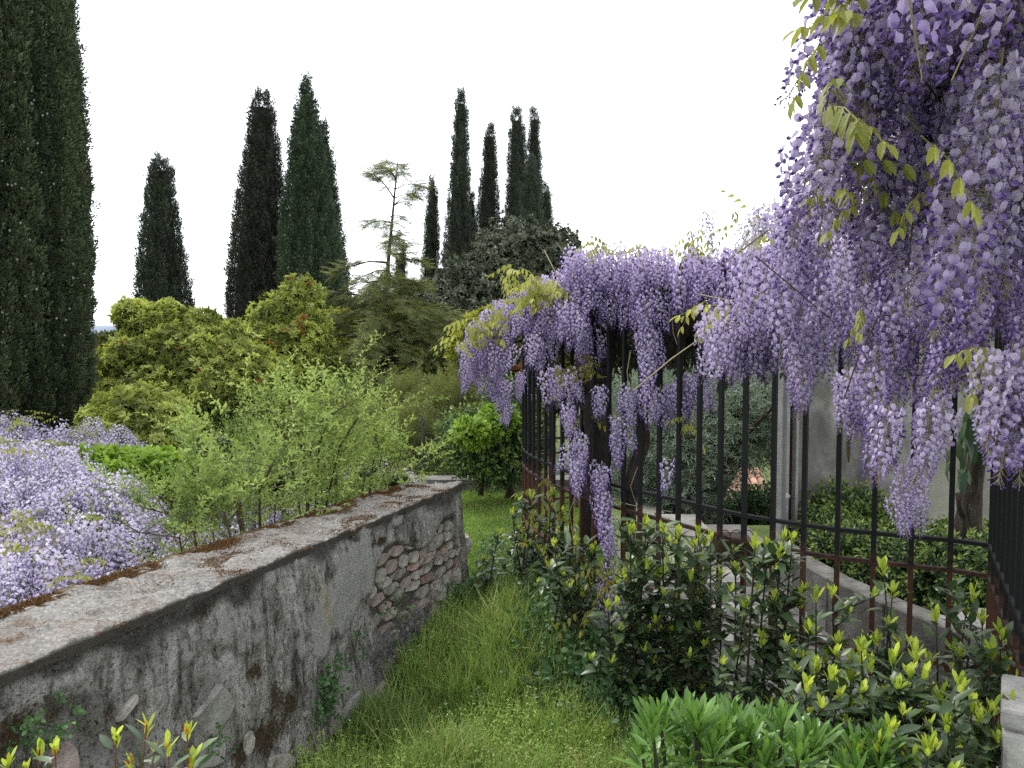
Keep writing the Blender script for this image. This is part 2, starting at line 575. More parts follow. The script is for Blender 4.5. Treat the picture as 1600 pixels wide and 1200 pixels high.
def grass_tuft(h, nb, wd, spread=0.05, lean=0.5):
    def b(i):
        mb = MB()
        for k in range(nb):
            a = rd.uniform(0, 6.28)
            r = spread * math.sqrt(rd.random())
            bx, by = math.cos(a) * r, math.sin(a) * r
            hh = h * rd.uniform(0.45, 1.15)
            le = lean * rd.uniform(0.1, 1.0)
            da = rd.uniform(0, 6.28)
            dx, dy = math.cos(da), math.sin(da)
            wx, wy = -dy * wd / 2, dx * wd / 2
            vs = [(bx - wx, by - wy, 0), (bx + wx, by + wy, 0),
                  (bx - wx * .8 + dx * le * hh * .3, by - wy * .8 + dy * le * hh * .3, hh * .55), (bx + wx * .8 + dx * le * hh * .3, by + wy * .8 + dy * le * hh * .3, hh * .55),
                  (bx + dx * le * hh, by + dy * le * hh, hh * (1 - .3 * le))]
            mb.add(vs, [(0, 1, 3, 2), (2, 3, 4)], [0, 0, .15, .15, .8 * rd.random()])
        return mb
    return b

def weed_unit(i):
    """straggling thin stems with tiny leaves, some with a pale seed head"""
    mb = MB()
    for s in range(8):
        a = rd.uniform(0, 6.28)
        h = rd.uniform(0.06, 0.20)
        p0 = Vector((rd.uniform(-.06, .06), rd.uniform(-.06, .06), 0))
        dv = Vector((math.cos(a) * .5, math.sin(a) * .5, 1)).normalized()
        for k in range(8):
            p = p0 + dv * (h * (k + rd.random()) / 8)
            for q in range(2):
                b = rd.uniform(0, 6.28)
                d = Vector((math.cos(b), math.sin(b), rd.uniform(-.3, 1.2)))
                vs, fs = leaf_shape(rd.uniform(.006, .016), rd.uniform(.003, .006), .1, .1, .55, True)
                mb.add(vs, fs, rd.random() * .3 + (.5 if k == 7 else 0), 0, frame(d, (rd.uniform(-.6, .6), rd.uniform(-.6, .6), 1), p))
        mb.tube([p0, p0 + dv * h], .001, 3, .4, cap=False)
    return mb

def floret(mb, p, out, s, u, hi):
    """one pea flower: notched banner petal folded back, wings and keel pointing out and down"""
    out = Vector(out).normalized()
    upv = Vector((0, 0, 1))
    tang = out.cross(upv).normalized()
    upn = (upv * 0.85 + out * rd.uniform(-.2, .6) + tang * rd.uniform(-.5, .5)).normalized()
    tang = (upn.cross(out)).normalized() * -1
    fw = tang.cross(upn).normalized()
    if fw.dot(out) < 0:
        fw = -fw
    p = Vector(p)
    dk = 0.06 + 0.42 * max(0, u) ** 1.2 + rd.uniform(-.08, .14)
    def P3(x, y, o):
        return p + tang * (x * s) + upn * (y * s) + fw * (o * s)
    if u < 0.84:
        op = rd.uniform(.65, 1.15)
        if hi == 2:
            vs, col = [P3(0, -.03, .02), P3(0, .45, .10), P3(0, .84, .0)], [dk + .3, dk + .06, dk]
            for sg in (-1, 1):
                vs += [P3(sg * .26 * op, .06, -.02), P3(sg * .50 * op, .36, -.14), P3(sg * .46 * op, .72, -.24), P3(sg * .20 * op, .93, -.17)]
                col += [dk + .22, dk + .04, dk, dk]
            fs = [(0, 3, 1), (1, 3, 4), (1, 4, 5), (1, 5, 6), (1, 6, 2), (0, 1, 7), (1, 8, 7), (1, 9, 8), (1, 10, 9), (1, 2, 10)]
            mb.add(vs, fs, [max(0, c) for c in col])
        elif hi == 1:
            vs = [P3(0, 0, .02), P3(0, .5, .1), P3(0, .86, -.04), P3(-.48 * op, .3, -.12), P3(-.36 * op, .8, -.2), P3(.48 * op, .3, -.12), P3(.36 * op, .8, -.2)]
            mb.add(vs, [(0, 3, 1), (1, 3, 4), (1, 4, 2), (0, 1, 5), (1, 6, 5), (1, 2, 6)], [max(0, dk + c) for c in (.28, .05, 0, .03, 0, .03, 0)])
        else:
            vs = [P3(0, 0, .02), P3(0, .86, -.02), P3(-.46 * op, .5, -.14), P3(.46 * op, .5, -.14)]
            mb.add(vs, [(0, 2, 1), (0, 1, 3)], [max(0, dk + c) for c in (.25, 0, 0.02, 0.02)])
    kd = (out * .8 - upv * (0.35 + .5 * u) + tang * rd.uniform(-.25, .25)).normalized()
    L = s * (0.74 if u < .84 else 0.62)
    wdt = s * (0.16 if hi else .22) * (1 if u < .84 else .9)
    kn = kd.cross(tang).normalized()
    a0 = p
    a1 = a0 + kd * L * .55
    a2 = a0 + kd * L - kn * L * .12
    dkk = 0.74 + 0.22 * u + rd.uniform(-.15, .1)
    if hi:
        vs = [a0, a1 + tang * wdt, a1 + kn * wdt * 1.4, a1 - tang * wdt, a1 - kn * wdt * 1.4, a2]
        mb.add(vs, [(0, 1, 2), (0, 2, 3), (0, 3, 4), (0, 4, 1), (5, 2, 1), (5, 3, 2), (5, 4, 3), (5, 1, 4)], [dkk, dkk, dkk - .1, dkk, dkk + .05, min(1, dkk + .15)])
        if hi == 2 and u < .8:
            for sg in (-1, 1):
                w0, w1 = a0 + tang * sg * wdt * .5, a0 + kd * L * .9 + tang * sg * wdt * rd.uniform(1.2, 2.4) + kn * wdt * .2
                w2, w3 = a0 + kd * L * .5 + tang * sg * wdt * 1.6 + kn * wdt * 1.3, a0 + kd * L * .55 + tang * sg * wdt * 1.5 - kn * wdt
                mb.add([w0, w2, w1, w3], [(0, 1, 2), (0, 2, 3)], [.55, .5, .62, .6])
    else:
        vs = [a0, a1 + tang * wdt + kn * wdt * .5, a1 - tang * wdt + kn * wdt * .5, a2]
        mb.add(vs, [(0, 1, 3), (0, 3, 2), (0, 2, 1)], dkk)

def raceme(L, Rr, nf, s, hi):
    def b(i):
        mb = MB()
        sway = Vector((rd.uniform(-.12, .12), rd.uniform(-.12, .12), 0)) * L
        for k in range(nf):
            u = (k + rd.uniform(0.1, .9)) / nf
            u = u ** 0.9
            a = k * 2.399 + rd.uniform(-.4, .4)
            r = Rr * (0.22 + 0.88 * (1 - u) ** 0.85) * rd.uniform(0.75, 1.1) * (0.75 + .25 * min(1, u * 6))
            od = Vector((math.cos(a), math.sin(a), 0.25 - .6 * u))
            p = Vector((0, 0, -L * u)) + sway * (u * u) + od.normalized() * r
            sz = s * (1.05 - 0.35 * u) * rd.uniform(.85, 1.1)
            floret(mb, p, od, sz, u + rd.uniform(-.08, .08), hi)
            if hi == 2:
                ax = Vector((0, 0, -L * max(0, u - .04))) + sway * (u * u)
                mb.tube([ax, p], [s * .035, s * .03], 3, 2.0, cap=False)
        mb.tube([(0, 0, 0.03), tuple(sway * .25 + Vector((0, 0, -L * .5))), tuple(sway + Vector((0, 0, -L)))], [s * .09, s * .07, s * .03], 4, 2.0, cap=False)
        return mb
    return b

def compound_leaf(i, L=0.20, nl=4, ll=0.068, lw=0.029, cheap=False):
    """pinnate leaf along +Y, leaflets hanging a little"""
    mb = MB()
    dr = rd.uniform(.3, .7)
    def rp(t):
        return Vector((0, L * t, -dr * L * t * t))
    mb.tube([rp(0), rp(.5), rp(1)], [.0018, .0014, .0009], 3, cap=False)
    for k in range(nl):
        t = .22 + .74 * k / max(1, nl - 1)
        for s in (-1, 1):
            d = Vector((s * .75, .45, -.8 - rd.uniform(0, .8)))
            sc = rd.uniform(.8, 1.1) * (1 - .25 * abs(t - .5))
            vs, fs = leaf_shape(ll * sc, lw * sc, .3, .25, .4, cheap)
            mb.add(vs, fs, 0, 0, frame(d, (s * .5, .2, 1), rp(t)))
    vs, fs = leaf_shape(ll, lw, .3, .25, .4, cheap)
    mb.add(vs, fs, 0, 0, frame((0, .8, -.6), (0, 0.6, 1), rp(1)))
    return mb

make_units('cypress', 3, cyp_tuft, M_cypress)
make_units('cypress2', 3, cyp_tuft, M_cypress2)
make_units('cypress3', 3, cyp_tuft, M_cypress3)
make_units('cypress4', 3, cyp_tuft, M_cypress4)
make_units('photinia', 3, rosette(12, .12, .05, (0, 75), stem=.04), M_photinia)
make_units('photinia2', 3, rosette(12, .12, .05, (0, 75), stem=.04), M_photinia2)
make_units('yellow', 3, rosette(12, .12, .05, (0, 75), stem=.04), M_yellow)
make_units('oak', 3, rosette(14, .14, .07, (-10, 75), stem=.06), M_oak)
make_units('frond', 3, frond, M_cedar)
M_midoak = leaf_mat('mid_oak_leaf', (0.045, 0.065, 0.026), (0.17, 0.205, 0.075), trans=0.2, rough=0.55)
make_units('midoak', 3, rosette(14, .12, .06, (-10, 75), stem=.06), M_midoak)
make_units('bright', 3, rosette(9, .075, .034, (5, 70), False, stem=.05), M_bright)
make_units('sapling', 4, spray(12, .055, .022, .26), M_sapling)
make_units('hedge', 3, spray(10, .055, .028, .16, tipn=2), M_hedge)
make_units('ivy', 4, spray(8, .05, .038, .15, False, side=60), M_ivy)
make_units('olive', 3, spray(16, .065, .012, .3), M_olive)
make_units('grass', 4, grass_tuft(.19, 16, .0042, .05, .75), M_grass)
make_units('tallgrass', 3, grass_tuft(.30, 9, .004, .06, .6), M_grass)
make_units('lawn', 3, grass_tuft(.06, 16, .006, .08), M_grass)
make_units('weed', 4, weed_unit, M_weed)
make_units('fleaf', 3, lambda i: compound_leaf(i, .2, 4, .06, .026, True), M_wleaf)
M_shadeleaf = leaf_mat('shade_vine_leaf', (.02, .026, .012), (.06, .07, .025), trans=.15)  # darkened vine leaf, deep shade put into its colour
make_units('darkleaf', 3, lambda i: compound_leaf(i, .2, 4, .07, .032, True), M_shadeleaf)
make_units('raceme_small', 4, raceme(.17, .042, 44, .021, 0), M_flower_pale)
make_units('raceme_mid', 4, raceme(.21, .045, 60, .021, 1), M_flower)
RACEME_HI = [raceme(.23, .050, 84, .0205, 2)(i).mesh('flower_raceme', M_flower, False) for i in range(5)]
RACEME_MID = [u.data for u in UNITS['raceme_mid']]
RACEME_SMALL = [u.data for u in UNITS['raceme_small']]
WLEAF = [compound_leaf(i).mesh('wisteria_leaf', M_wleaf) for i in range(4)]
WLEAF_DARK = [compound_leaf(i).mesh('wisteria_leaf', M_wleaf_dark) for i in range(2)]
def one_leaf(L, W, mat, curl, wide=.45, fold=.25, n=3, tipv=None):
    out = []
    for i in range(n):
        mb = MB()
        vs, fs = leaf_shape(L * rd.uniform(.9, 1.1), W, fold, curl * rd.uniform(.4, 1.5), wide)
        mb.add(vs, fs, 0 if tipv is None else [0, tipv * .3, tipv, tipv * .3, 0, tipv * .6, 0, 0])
        out.append(mb.mesh('leaf', mat, True))
    return out
LAUREL = one_leaf(.10, .040, M_laurel, .22)
YOUNG = one_leaf(.056, .020, M_young, -.1, .55)
YOUNGRED = one_leaf(.038, .014, M_youngred, -.15, .5)
GREYLEAF = one_leaf(.055, .026, M_greyleaf, .1, .5)
PITTO = one_leaf(.098, .0175, M_pitto, .05, .70, .35, 4, .35)
LOQUAT = one_leaf(.15, .045, M_dark_leaf, .5, .5)
UNITS['laurel1'] = [unit('laurel1', m) for m in LAUREL]
UNITS['young1'] = [unit('young1', m) for m in YOUNG]
UNITS['pitto1'] = [unit('pitto1', m) for m in PITTO]

# ------------------------------------------------------------------ terrain
def wall_front_x(y):
    return 0.364 * y - 2.262
def wall_back_x(y):
    return 0.43 * y - 2.956
def gz(x, y):
    x, y = np.asarray(x, float), np.asarray(y, float)
    z = -0.20 + 0.31 * smooth(3.4, 5.6, y) - 0.02 * smooth(6, 9, y)
    fall = smooth(1.1, 1.7, x)
    z = z - 3.6 * (smooth(9.2, 17, y) * (1 - fall) + smooth(7.0, 12.0, y) * fall)
    edge = np.where(y < 5.3, wall_back_x(y) + .1, -0.62 - 0.02 * (y - 5.3))
    side = edge - x
    low = -1.7 - 0.9 * smooth(9, 20, y)
    z = z + (np.minimum(low, z) - z) * smooth(0.0, 0.5, side)
    return z

def grid_mesh(name, xs, ys, zf, mat):
    X, Y = np.meshgrid(xs, ys)
    Z = zf(X, Y)
    n, m = X.shape
    v = np.stack([X, Y, Z], -1).reshape(-1, 3)
    idx = np.arange(n * m).reshape(n, m)
    f = np.stack([idx[:-1, :-1], idx[:-1, 1:], idx[1:, 1:], idx[1:, :-1]], -1).reshape(-1, 4)
    me = bpy.data.meshes.new(name)
    me.from_pydata(v.tolist(), [], f.tolist())
    me.materials.append(mat)
    me.polygons.foreach_set('use_smooth', [True] * len(me.polygons))
    me.update()
    return me

M_soil = rough_mat('soil_and_moss', [(0.03, 0.035, 0.012), (0.06, 0.085, 0.02), (0.12, 0.13, 0.04)], 3, 0.95, 0.6, 30)
far = np.concatenate([np.geomspace(12.5, 2600, 26)])
xs = np.concatenate([-far[::-1], np.arange(-12, 12.01, .2), far])
ys = np.concatenate([-far[::-1][:14], np.arange(-12, 24.01, .2), np.geomspace(24.6, 3200, 26)])
ground = structure(obj('ground', grid_mesh('ground', xs, ys, gz, M_soil)))

M_hill = rough_mat('hazy_blue_hill', [(0.10, 0.13, 0.17), (0.16, 0.19, 0.24)], 0.004, 1.0, 0.1)  # blue-grey of distant haze put into the hill colour
hx = np.linspace(-2600, -300, 60)
def hillz(X, Y):
    r = 58 * np.exp(-((X + 1700) / 420) ** 2) + 34 * np.exp(-((X + 1120) / 260) ** 2) + 16
    r = r + 9 * (fbm(np.stack([X.ravel() / 90, Y.ravel() / 90, X.ravel() * 0], 1)).reshape(X.shape) - .5)
    return -3 + r * np.sin(np.clip((Y - 2300) / 600, 0, 1) * math.pi)
structure(obj('hill', grid_mesh('hill', hx, np.linspace(2300, 2900, 14), hillz, M_hill)))

# ------------------------------------------------------------------ old garden wall
def wall_material(top=False):
    m, t, out = nodes_of('lichen_coping' if top else 'old_plaster')
    tc = N(t, 'ShaderNodeTexCoord')
    P = tc.outputs['Object']
    at_ = lambda nm: N(t, 'ShaderNodeAttribute', attribute_type='GEOMETRY', attribute_name=nm).outputs['Fac']
    mp = N(t, 'ShaderNodeMapping')
    mp.inputs['Scale'].default_value = (1, 1, .28)
    t.links.new(P, mp.inputs['Vector'])
    streak = mth(t, 'ADD', mth(t, 'MULTIPLY', noise(t, 13, 9, .72, mp.outputs[0], .4), .72), mth(t, 'MULTIPLY', noise(t, 34, 6, .7, P), .28))
    big = noise(t, 3.2, 8, .65, P, .3)
    fine = noise(t, 60, 6, .75, P)
    grit = noise(t, 160, 3, .7, P)
    if top:
        base = mixc(t, ramp(t, noise(t, 6, 8, .75, P, .4), [(.45, 0.0), (.62, .75)]), ramp(t, fine, [(.3, (.085, .08, .07)), (.5, (.29, .28, .26)), (.68, (.52, .51, .485))]), ramp(t, fine, [(.3, (.035, .032, .028)), (.5, (.13, .122, .11)), (.68, (.36, .345, .32))]))
        base = mixc(t, mth(t, 'MULTIPLY', ramp(t, big, [(.4, 0.0), (.65, 1.0)]), .5), base, mixc(t, fine, (.14, .115, .10), (.42, .375, .34)))
        rust = ramp(t, mth(t, 'ADD', noise(t, 7, 8, .75, P, .6), mth(t, 'MULTIPLY', mth(t, 'SUBTRACT', grit, .5), .35)), [(.54, 0.0), (.66, 1.0)])
        base = mixc(t, mth(t, 'MULTIPLY', rust, .7), base, mixc(t, grit, (.06, .035, .018), (.24, .125, .06)))
        edge = at_('edge')
        mo = ramp(t, mth(t, 'ADD', mth(t, 'MULTIPLY', edge, .55), noise(t, 9, 6, .7, P)), [(.72, 0.0), (.9, 1.0)])
        col = mixc(t, mo, base, mixc(t, grit, (.035, .022, .01), (.16, .10, .03)))
        lf = ramp(t, mth(t, 'ADD', at_('lip'), mth(t, 'MULTIPLY', mth(t, 'SUBTRACT', fine, .5), 1.2)), [(.35, 0.0), (.7, 1.0)])
        col = mixc(t, mth(t, 'MULTIPLY', lf, .9), col, mixc(t, grit, (.012, .010, .008), (.10, .085, .07)))
        hgt = mth(t, 'ADD', fine, mth(t, 'MULTIPLY', grit, .6))
        bs, bd = 0.9, .02
    else:
        pl = ramp(t, streak, [(.36, (.026, .023, .019)), (.43, (.12, .111, .097)), (.50, (.29, .276, .25)), (.59, (.53, .515, .48))])
        pale = at_('pale')
        pf = ramp(t, mth(t, 'ADD', mth(t, 'MULTIPLY', pale, .85), mth(t, 'MULTIPLY', mth(t, 'SUBTRACT', streak, .5), 2.6)), [(.42, 0.0), (.62, 1.0)])
        col = mixc(t, mth(t, 'MULTIPLY', pf, .9), pl, mixc(t, mth(t, 'ADD', mth(t, 'MULTIPLY', big, .6), mth(t, 'MULTIPLY', fine, .4)), (.21, .205, .19), (.56, .55, .515)))
        moss = at_('moss')
        mf = ramp(t, mth(t, 'ADD', moss, mth(t, 'MULTIPLY', mth(t, 'SUBTRACT', fine, .5), 1.3)), [(.42, 0.0), (.66, 1.0)])
        col = mixc(t, mf, col, mixc(t, grit, (.022, .015, .009), (.115, .078, .042)))
        blk = at_('black')
        bf = ramp(t, mth(t, 'ADD', blk, mth(t, 'MULTIPLY', mth(t, 'SUBTRACT', streak, .5), 1.5)), [(.4, 0.0), (.68, 1.0)])
        col = mixc(t, mth(t, 'MULTIPLY', bf, .85), col, mixc(t, grit, (.012, .011, .010), (.06, .054, .046)))
        rub = at_('rubble')
        sp = ramp(t, noise(t, 75, 5, .8, P), [(.35, (.03, .028, .03)), (.52, (.16, .15, .15)), (.7, (.45, .43, .42))])
        col = mixc(t, rub, col, sp)
        mor = at_('mortar')
        col = mixc(t, mor, col, mixc(t, fine, (.03, .024, .02), (.22, .19, .165)))
        yl = at_('yellow')
        col = mixc(t, mth(t, 'MULTIPLY', yl, ramp(t, fine, [(.4, 0.0), (.6, 1.0)])), col, (.34, .25, .03))
        pits = ramp(t, noise(t, 70, 4, .7, P, .5), [(.36, 1.0), (.46, 0.0)])
        col = mixc(t, mth(t, 'MULTIPLY', pits, mth(t, 'SUBTRACT', .9, mth(t, 'MULTIPLY', pale, .6))), col, (.014, .012, .010))
        speck = ramp(t, noise(t, 150, 3, .7, P), [(.60, 0.0), (.68, 1.0)])
        col = mixc(t, mth(t, 'MULTIPLY', speck, .55), col, (.46, .45, .43))
        hgt = mth(t, 'ADD', mth(t, 'MULTIPLY', fine, .8), mth(t, 'ADD', mth(t, 'MULTIPLY', grit, .35), streak))
        bs, bd = 1.0, .03
    p = N(t, 'ShaderNodeBsdfPrincipled')
    p.inputs['Roughness'].default_value = .92
    p.inputs['Specular IOR Level'].default_value = .15
    t.links.new(col, p.inputs['Base Color'])
    bp = N(t, 'ShaderNodeBump')
    bp.inputs['Strength'].default_value = bs
    bp.inputs['Distance'].default_value = bd
    t.links.new(hgt, bp.inputs['Height'])
    t.links.new(bp.outputs[0], p.inputs['Normal'])
    t.links.new(p.outputs[0], out.inputs['Surface'])
    return m
M_plaster = wall_material()
M_coping = wall_material(True)
WTOP = 0.80
WY0, WY1 = -1.2, 5.27
wn_ = Vector((0.94, -0.342, 0))          # outward normal of the front face
wt_ = Vector((0.342, 0.94, 0))           # along the wall
def front_pt(y, z):
    return Vector((wall_front_x(y), y, z)) + wn_ * (0.10 * (WTOP - z))
def wall_yz(px, py):
    """(y, z) on the wall's front face under a photo pixel"""
    z = 0.4
    for _ in range(6):
        off = 0.10 * (WTOP - z)
        k = (px - 800) / F
        # x = .364 y - 2.262 + .94 off ; x ~ k * depth
        y = 4.0
        for _ in range(6):
            q = at(px, py, y)
            y += (q.x - (0.364 * y - 2.262 + .94 * off)) / (0.364 - k) * 1.0
        z = at(px, py, y).z
    return y, z
wall = thing('garden_wall', 'old rubble garden wall with flaking grey plaster, stained black and brown, beside the grass', 'garden wall', (wall_front_x(3.0), 3.0, float(gz(-1.1, 3.4))))
wyz = lambda px, py: wall_yz(px, py)
ny, nz = 560, 100
YY, TT = np.meshgrid(np.linspace(WY0, WY1, ny), np.linspace(0, 1, nz))
zb = gz(wall_front_x(YY) + .2, YY) - 0.25
ZZ = zb + (WTOP - 0.0 - zb) * TT
S = YY / 0.94
pn = np.stack([S.ravel(), ZZ.ravel(), np.zeros(S.size)], 1)
n1 = (fbm(pn * 5, 4) - .5).reshape(S.shape)
n2 = (fbm(pn * 22 + 9, 3) - .5).reshape(S.shape)
def blob(px, py, rx, ry, pw=2.0):
    """soft patch on the face: centre by pixel, radii in metres along / up"""
    y, z = wyz(px, py)
    d = ((YY - y) / .94 / rx) ** 2 + ((ZZ - z) / ry) ** 2
    return np.exp(-d ** (pw / 2))
wob = 1 + 0
pale = np.zeros_like(S)
for a in [(408, 965, .07, .13), (385, 1000, .09, .1), (350, 985, .06, .10), (300, 1015, .10, .07), (160, 1045, .05, .05), (255, 1085, .06, .05), (560, 880, .22, .17, 4), (535, 930, .16, .17, 4), (500, 985, .09, .13, 4), (430, 900, .07, .05), (120, 1060, .1, .03), (395, 1170, .08, .08), (650, 835, .09, .04), (470, 1005, .05, .1), (620, 815, .1, .03)]:
    pale = np.maximum(pale, blob(*a) * .95)
pale = np.maximum(pale, .22 * smooth(2.9, 3.6, YY) * smooth(.05, .3, ZZ)) * np.clip(.75 + 1.6 * n1, 0, 1.2)
moss = np.zeros_like(S)
for a in [(400, 1060, .22, .09), (450, 1090, .2, .14), (310, 1040, .25, .06), (230, 1100, .3, .08), (420, 1150, .3, .10), (520, 1060, .1, .1), (330, 945, .2, .05), (600, 845, .25, .03), (80, 1120, .25, .08), (690, 880, .12, .3)]:
    moss = np.maximum(moss, blob(*a) * .75)
black = np.clip(1.05 - (WTOP - ZZ) / .16 + 1.6 * n1, 0, 1) * .9
black = np.maximum(black, np.clip((3.7 - YY) / 2.4, 0, .42) + .7 * n1)
black = np.maximum(black, smooth(5.12, 5.3, YY + .25 * n1) * .8)
black = np.clip(black - pale * .55, 0, 1)
rub = np.maximum(blob(640, 985, .55, .14, 4), blob(560, 1060, .35, .14, 4)) * smooth(4.0, 4.15, YY + .4 * n1)
rub = np.clip(rub * (1.0 + 1.5 * n1), 0, 1)
ya, za = wyz(578, 880)
patch_top = .60 + .06 * np.sin(YY * 9)
mort = smooth(ya - .02, ya + .12, YY + .5 * n1) * smooth(5.24, 5.1, YY) * smooth(patch_top, patch_top - .05, ZZ) * smooth(.16, .26, ZZ + .3 * n1)
mort = np.maximum(mort, 0)
yl = np.maximum(blob(508, 938, .025, .07), blob(512, 960, .02, .05))
n3 = fbm(pn * np.array([11, 7, 1]) + 3, 4).reshape(S.shape)
n4 = fbm(pn * np.array([16, 5, 1]) + 8, 4).reshape(S.shape)
moss = np.clip(moss * (.15 + 3.0 * (n3 - .34)), 0, .78)
pale = np.clip(pale * (.35 + 2.6 * (n4 - .28)), 0, 1)
patch = np.maximum(blob(562, 880, .24, .19, 4), np.maximum(blob(535, 935, .17, .17, 4), blob(500, 985, .08, .13, 4)))
pale = np.maximum(pale, np.clip(patch * 1.1 + 1.2 * n1, 0, 1) * (patch > .1))
black = np.clip(black * (1 - .8 * pale) + .12 * smooth(3.4, 2.5, YY) * (n3 > .46), 0, 1)
disp = 0.02 * n1 + 0.010 * n2 - 0.030 * mort + .02 * rub * n2 * 2 + .008 * (pale > .5) - .01 * moss
PX = wall_front_x(YY) + wn_.x * (0.10 * (WTOP - ZZ) + disp)
PY = YY + wn_.y * (0.10 * (WTOP - ZZ) + disp)
v = np.stack([PX, PY, ZZ], -1).reshape(-1, 3)
idx = np.arange(ny * nz).reshape(nz, ny)
fq = np.stack([idx[:-1, :-1], idx[:-1, 1:], idx[1:, 1:], idx[1:, :-1]], -1).reshape(-1, 4).tolist()
vl = v.tolist()
# far end and back as plain faces
nb = len(vl)
e0, e1 = (-0.70, 5.25), (wall_back_x(WY0), WY0)
for (x, y) in (e0, e1):
    vl += [(x, y, -1.9), (x, y, WTOP)]
x_, y_ = v[ny - 1][0], v[ny - 1][1]
fq += [(nb, nb + 1, nb + 3, nb + 2)]
endcol = idx[:, -1].tolist()
k0 = len(vl)
for i, q in enumerate(endcol):
    vl.append((e0[0], e0[1], float(ZZ[i, -1])))
for i in range(nz - 1):
    fq.append((endcol[i], k0 + i, k0 + i + 1, endcol[i + 1]))
me = bpy.data.meshes.new('plaster')
me.from_pydata(vl, [], fq)
me.materials.append(M_plaster)
for nm, arr in (('pale', pale), ('moss', moss), ('black', black), ('rubble', rub), ('mortar', mort), ('yellow', yl)):
    a = me.attributes.new(nm, 'FLOAT', 'POINT')
    full = np.zeros(len(vl), np.float32)
    full[:S.size] = arr.ravel()
    if nm == 'black':
        full[S.size:] = .6
    a.data.foreach_set('value', full)
me.polygons.foreach_set('use_smooth', [True] * len(me.polygons))
me.update()
obj('plaster', me, wall)
# coping: bumpy slab top with a ragged front edge
nyc, nxc = 620, 46
cy = np.linspace(WY0, WY1 + .03, nyc)
U, YC = np.meshgrid(np.linspace(0, 1, nxc), cy)
fx = wall_front_x(YC) + .006
bx = np.where(YC <= 5.25, wall_back_x(YC), -0.70) - .03
pe = np.stack([YC.ravel() * 9, U.ravel() * 0, YC.ravel() * 0], 1)
jag = (fbm(pe * 2.2, 4) - .5).reshape(U.shape) * .05
uu = np.clip((U - .06) / .88, 0, 1)
XC = fx + (bx - fx) * uu + jag * (1 - uu) * .5 + jag * uu * .8
edge_f = np.minimum(U, 1 - U) / .06
pc = np.stack([XC.ravel(), YC.ravel(), XC.ravel() * 0], 1)
hb = (fbm(pc * 11, 4) - .5).reshape(U.shape) * .035 + (fbm(pc * 55 + 5, 3) - .5).reshape(U.shape) * .014
ZC = WTOP + .014 + hb
skirt = edge_f < 0.5
ZC = np.where(edge_f < 1, WTOP + .014 - .022 * (1 - edge_f) ** 1.5 + hb * edge_f + jag * .25 * (1 - edge_f), ZC)
ZC = np.where(edge_f < .34, WTOP - .022 + .5 * jag, ZC)
vv = np.stack([XC, YC, ZC], -1).reshape(-1, 3)
ii = np.arange(nyc * nxc).reshape(nyc, nxc)
ff = np.stack([ii[:-1, :-1], ii[1:, :-1], ii[1:, 1:], ii[:-1, 1:]], -1).reshape(-1, 4).tolist()
ff.append(tuple(ii[-1, :].tolist()))
me = bpy.data.meshes.new('coping')
me.from_pydata(vv.tolist(), [], ff)
me.materials.append(M_coping)
a = me.attributes.new('lip', 'FLOAT', 'POINT')
a.data.foreach_set('value', np.clip(1.15 - U / .055, 0, 1).astype(np.float32).ravel())
a = me.attributes.new('edge', 'FLOAT', 'POINT')
a.data.foreach_set('value', (np.clip((uu - .78) / .22, 0, 1) * .8 + np.clip((.10 - uu) / .1, 0, 1) * .35).astype(np.float32).ravel())
me.polygons.foreach_set('use_smooth', [True] * len(me.polygons))
me.update()
obj('coping', me, wall)
# stones of the wall, each its own part
M_stone = rough_mat('grey_stone', [(.085, .076, .065), (.28, .26, .228), (.50, .47, .425)], 12, .9, .6, 60)
M_pink = rough_mat('pink_stone', [(.10, .08, .068), (.28, .225, .20), (.46, .39, .355)], 12, .9, .6, 60)
M_paleStone = rough_mat('pale_stone', [(.14, .13, .115), (.36, .35, .32), (.50, .49, .46)], 9, .9, .8, 60)
M_brick = rough_mat('brick', [(.12, .082, .066), (.26, .18, .145), (.38, .30, .26)], 14, .9, .5, 60)
def stone_mesh(name, wd, ht, dp, mat, seed, ns=8, sq=.30):
    q = random.Random(seed)
    mb = MB()
    rings = []
    ang0 = q.uniform(0, .6)
    rr = []
    for k in range(ns):
        an = ang0 + 2 * math.pi * (k + q.uniform(-.22, .22)) / ns
        c, s = math.cos(an), math.sin(an)
        e = (abs(c) ** (2 / sq) + abs(s) ** (2 / sq)) ** (-sq / 2)
        e = min(e, 1.35) * q.uniform(.84, 1.06)
        rr.append((c * e * wd / 2, s * e * ht / 2))
    tx, tz = q.uniform(-.12, .12), q.uniform(-.15, .15)
    vs = []
    for sc, d in ((.96, -.045), (1.0, dp * .45), (.90, dp)):
        for (x, z) in rr:
            vs.append((x * sc, -(d + (tx * x + tz * z if d > 0 else 0) + q.uniform(-.12, .12) * dp), z * sc))
    vs.append((q.uniform(-.2, .2) * wd, -dp * q.uniform(.8, 1.15), q.uniform(-.2, .2) * ht))
    fs = []
    for r_ in range(2):
        for k in range(ns):
            k2 = (k + 1) % ns
            fs.append((r_ * ns + k, r_ * ns + k2, (r_ + 1) * ns + k2, (r_ + 1) * ns + k))
    for k in range(ns):
        fs.append((2 * ns + k, 2 * ns + (k + 1) % ns, 3 * ns))
    mb.add(vs, fs)
    return mb.mesh(name, mat, False)
W_ROT = math.atan2(wn_.x, -wn_.y)
def put_stone(y, z, wd, ht, dp, mat, seed, name='stone', tilt=0.0, sink=0.0, ns=8):
    o = bpy.data.objects.new(name, stone_mesh(name, wd, ht, dp, mat, seed, ns))
    C.objects.link(o)
    o.parent = wall
    p = front_pt(y, z) - wn_ * (.03 + sink)
    o.location = p - Vector(wall.location)
    o.rotation_euler = (R(-5.7), tilt, W_ROT)
    return o
sr = random.Random(21)
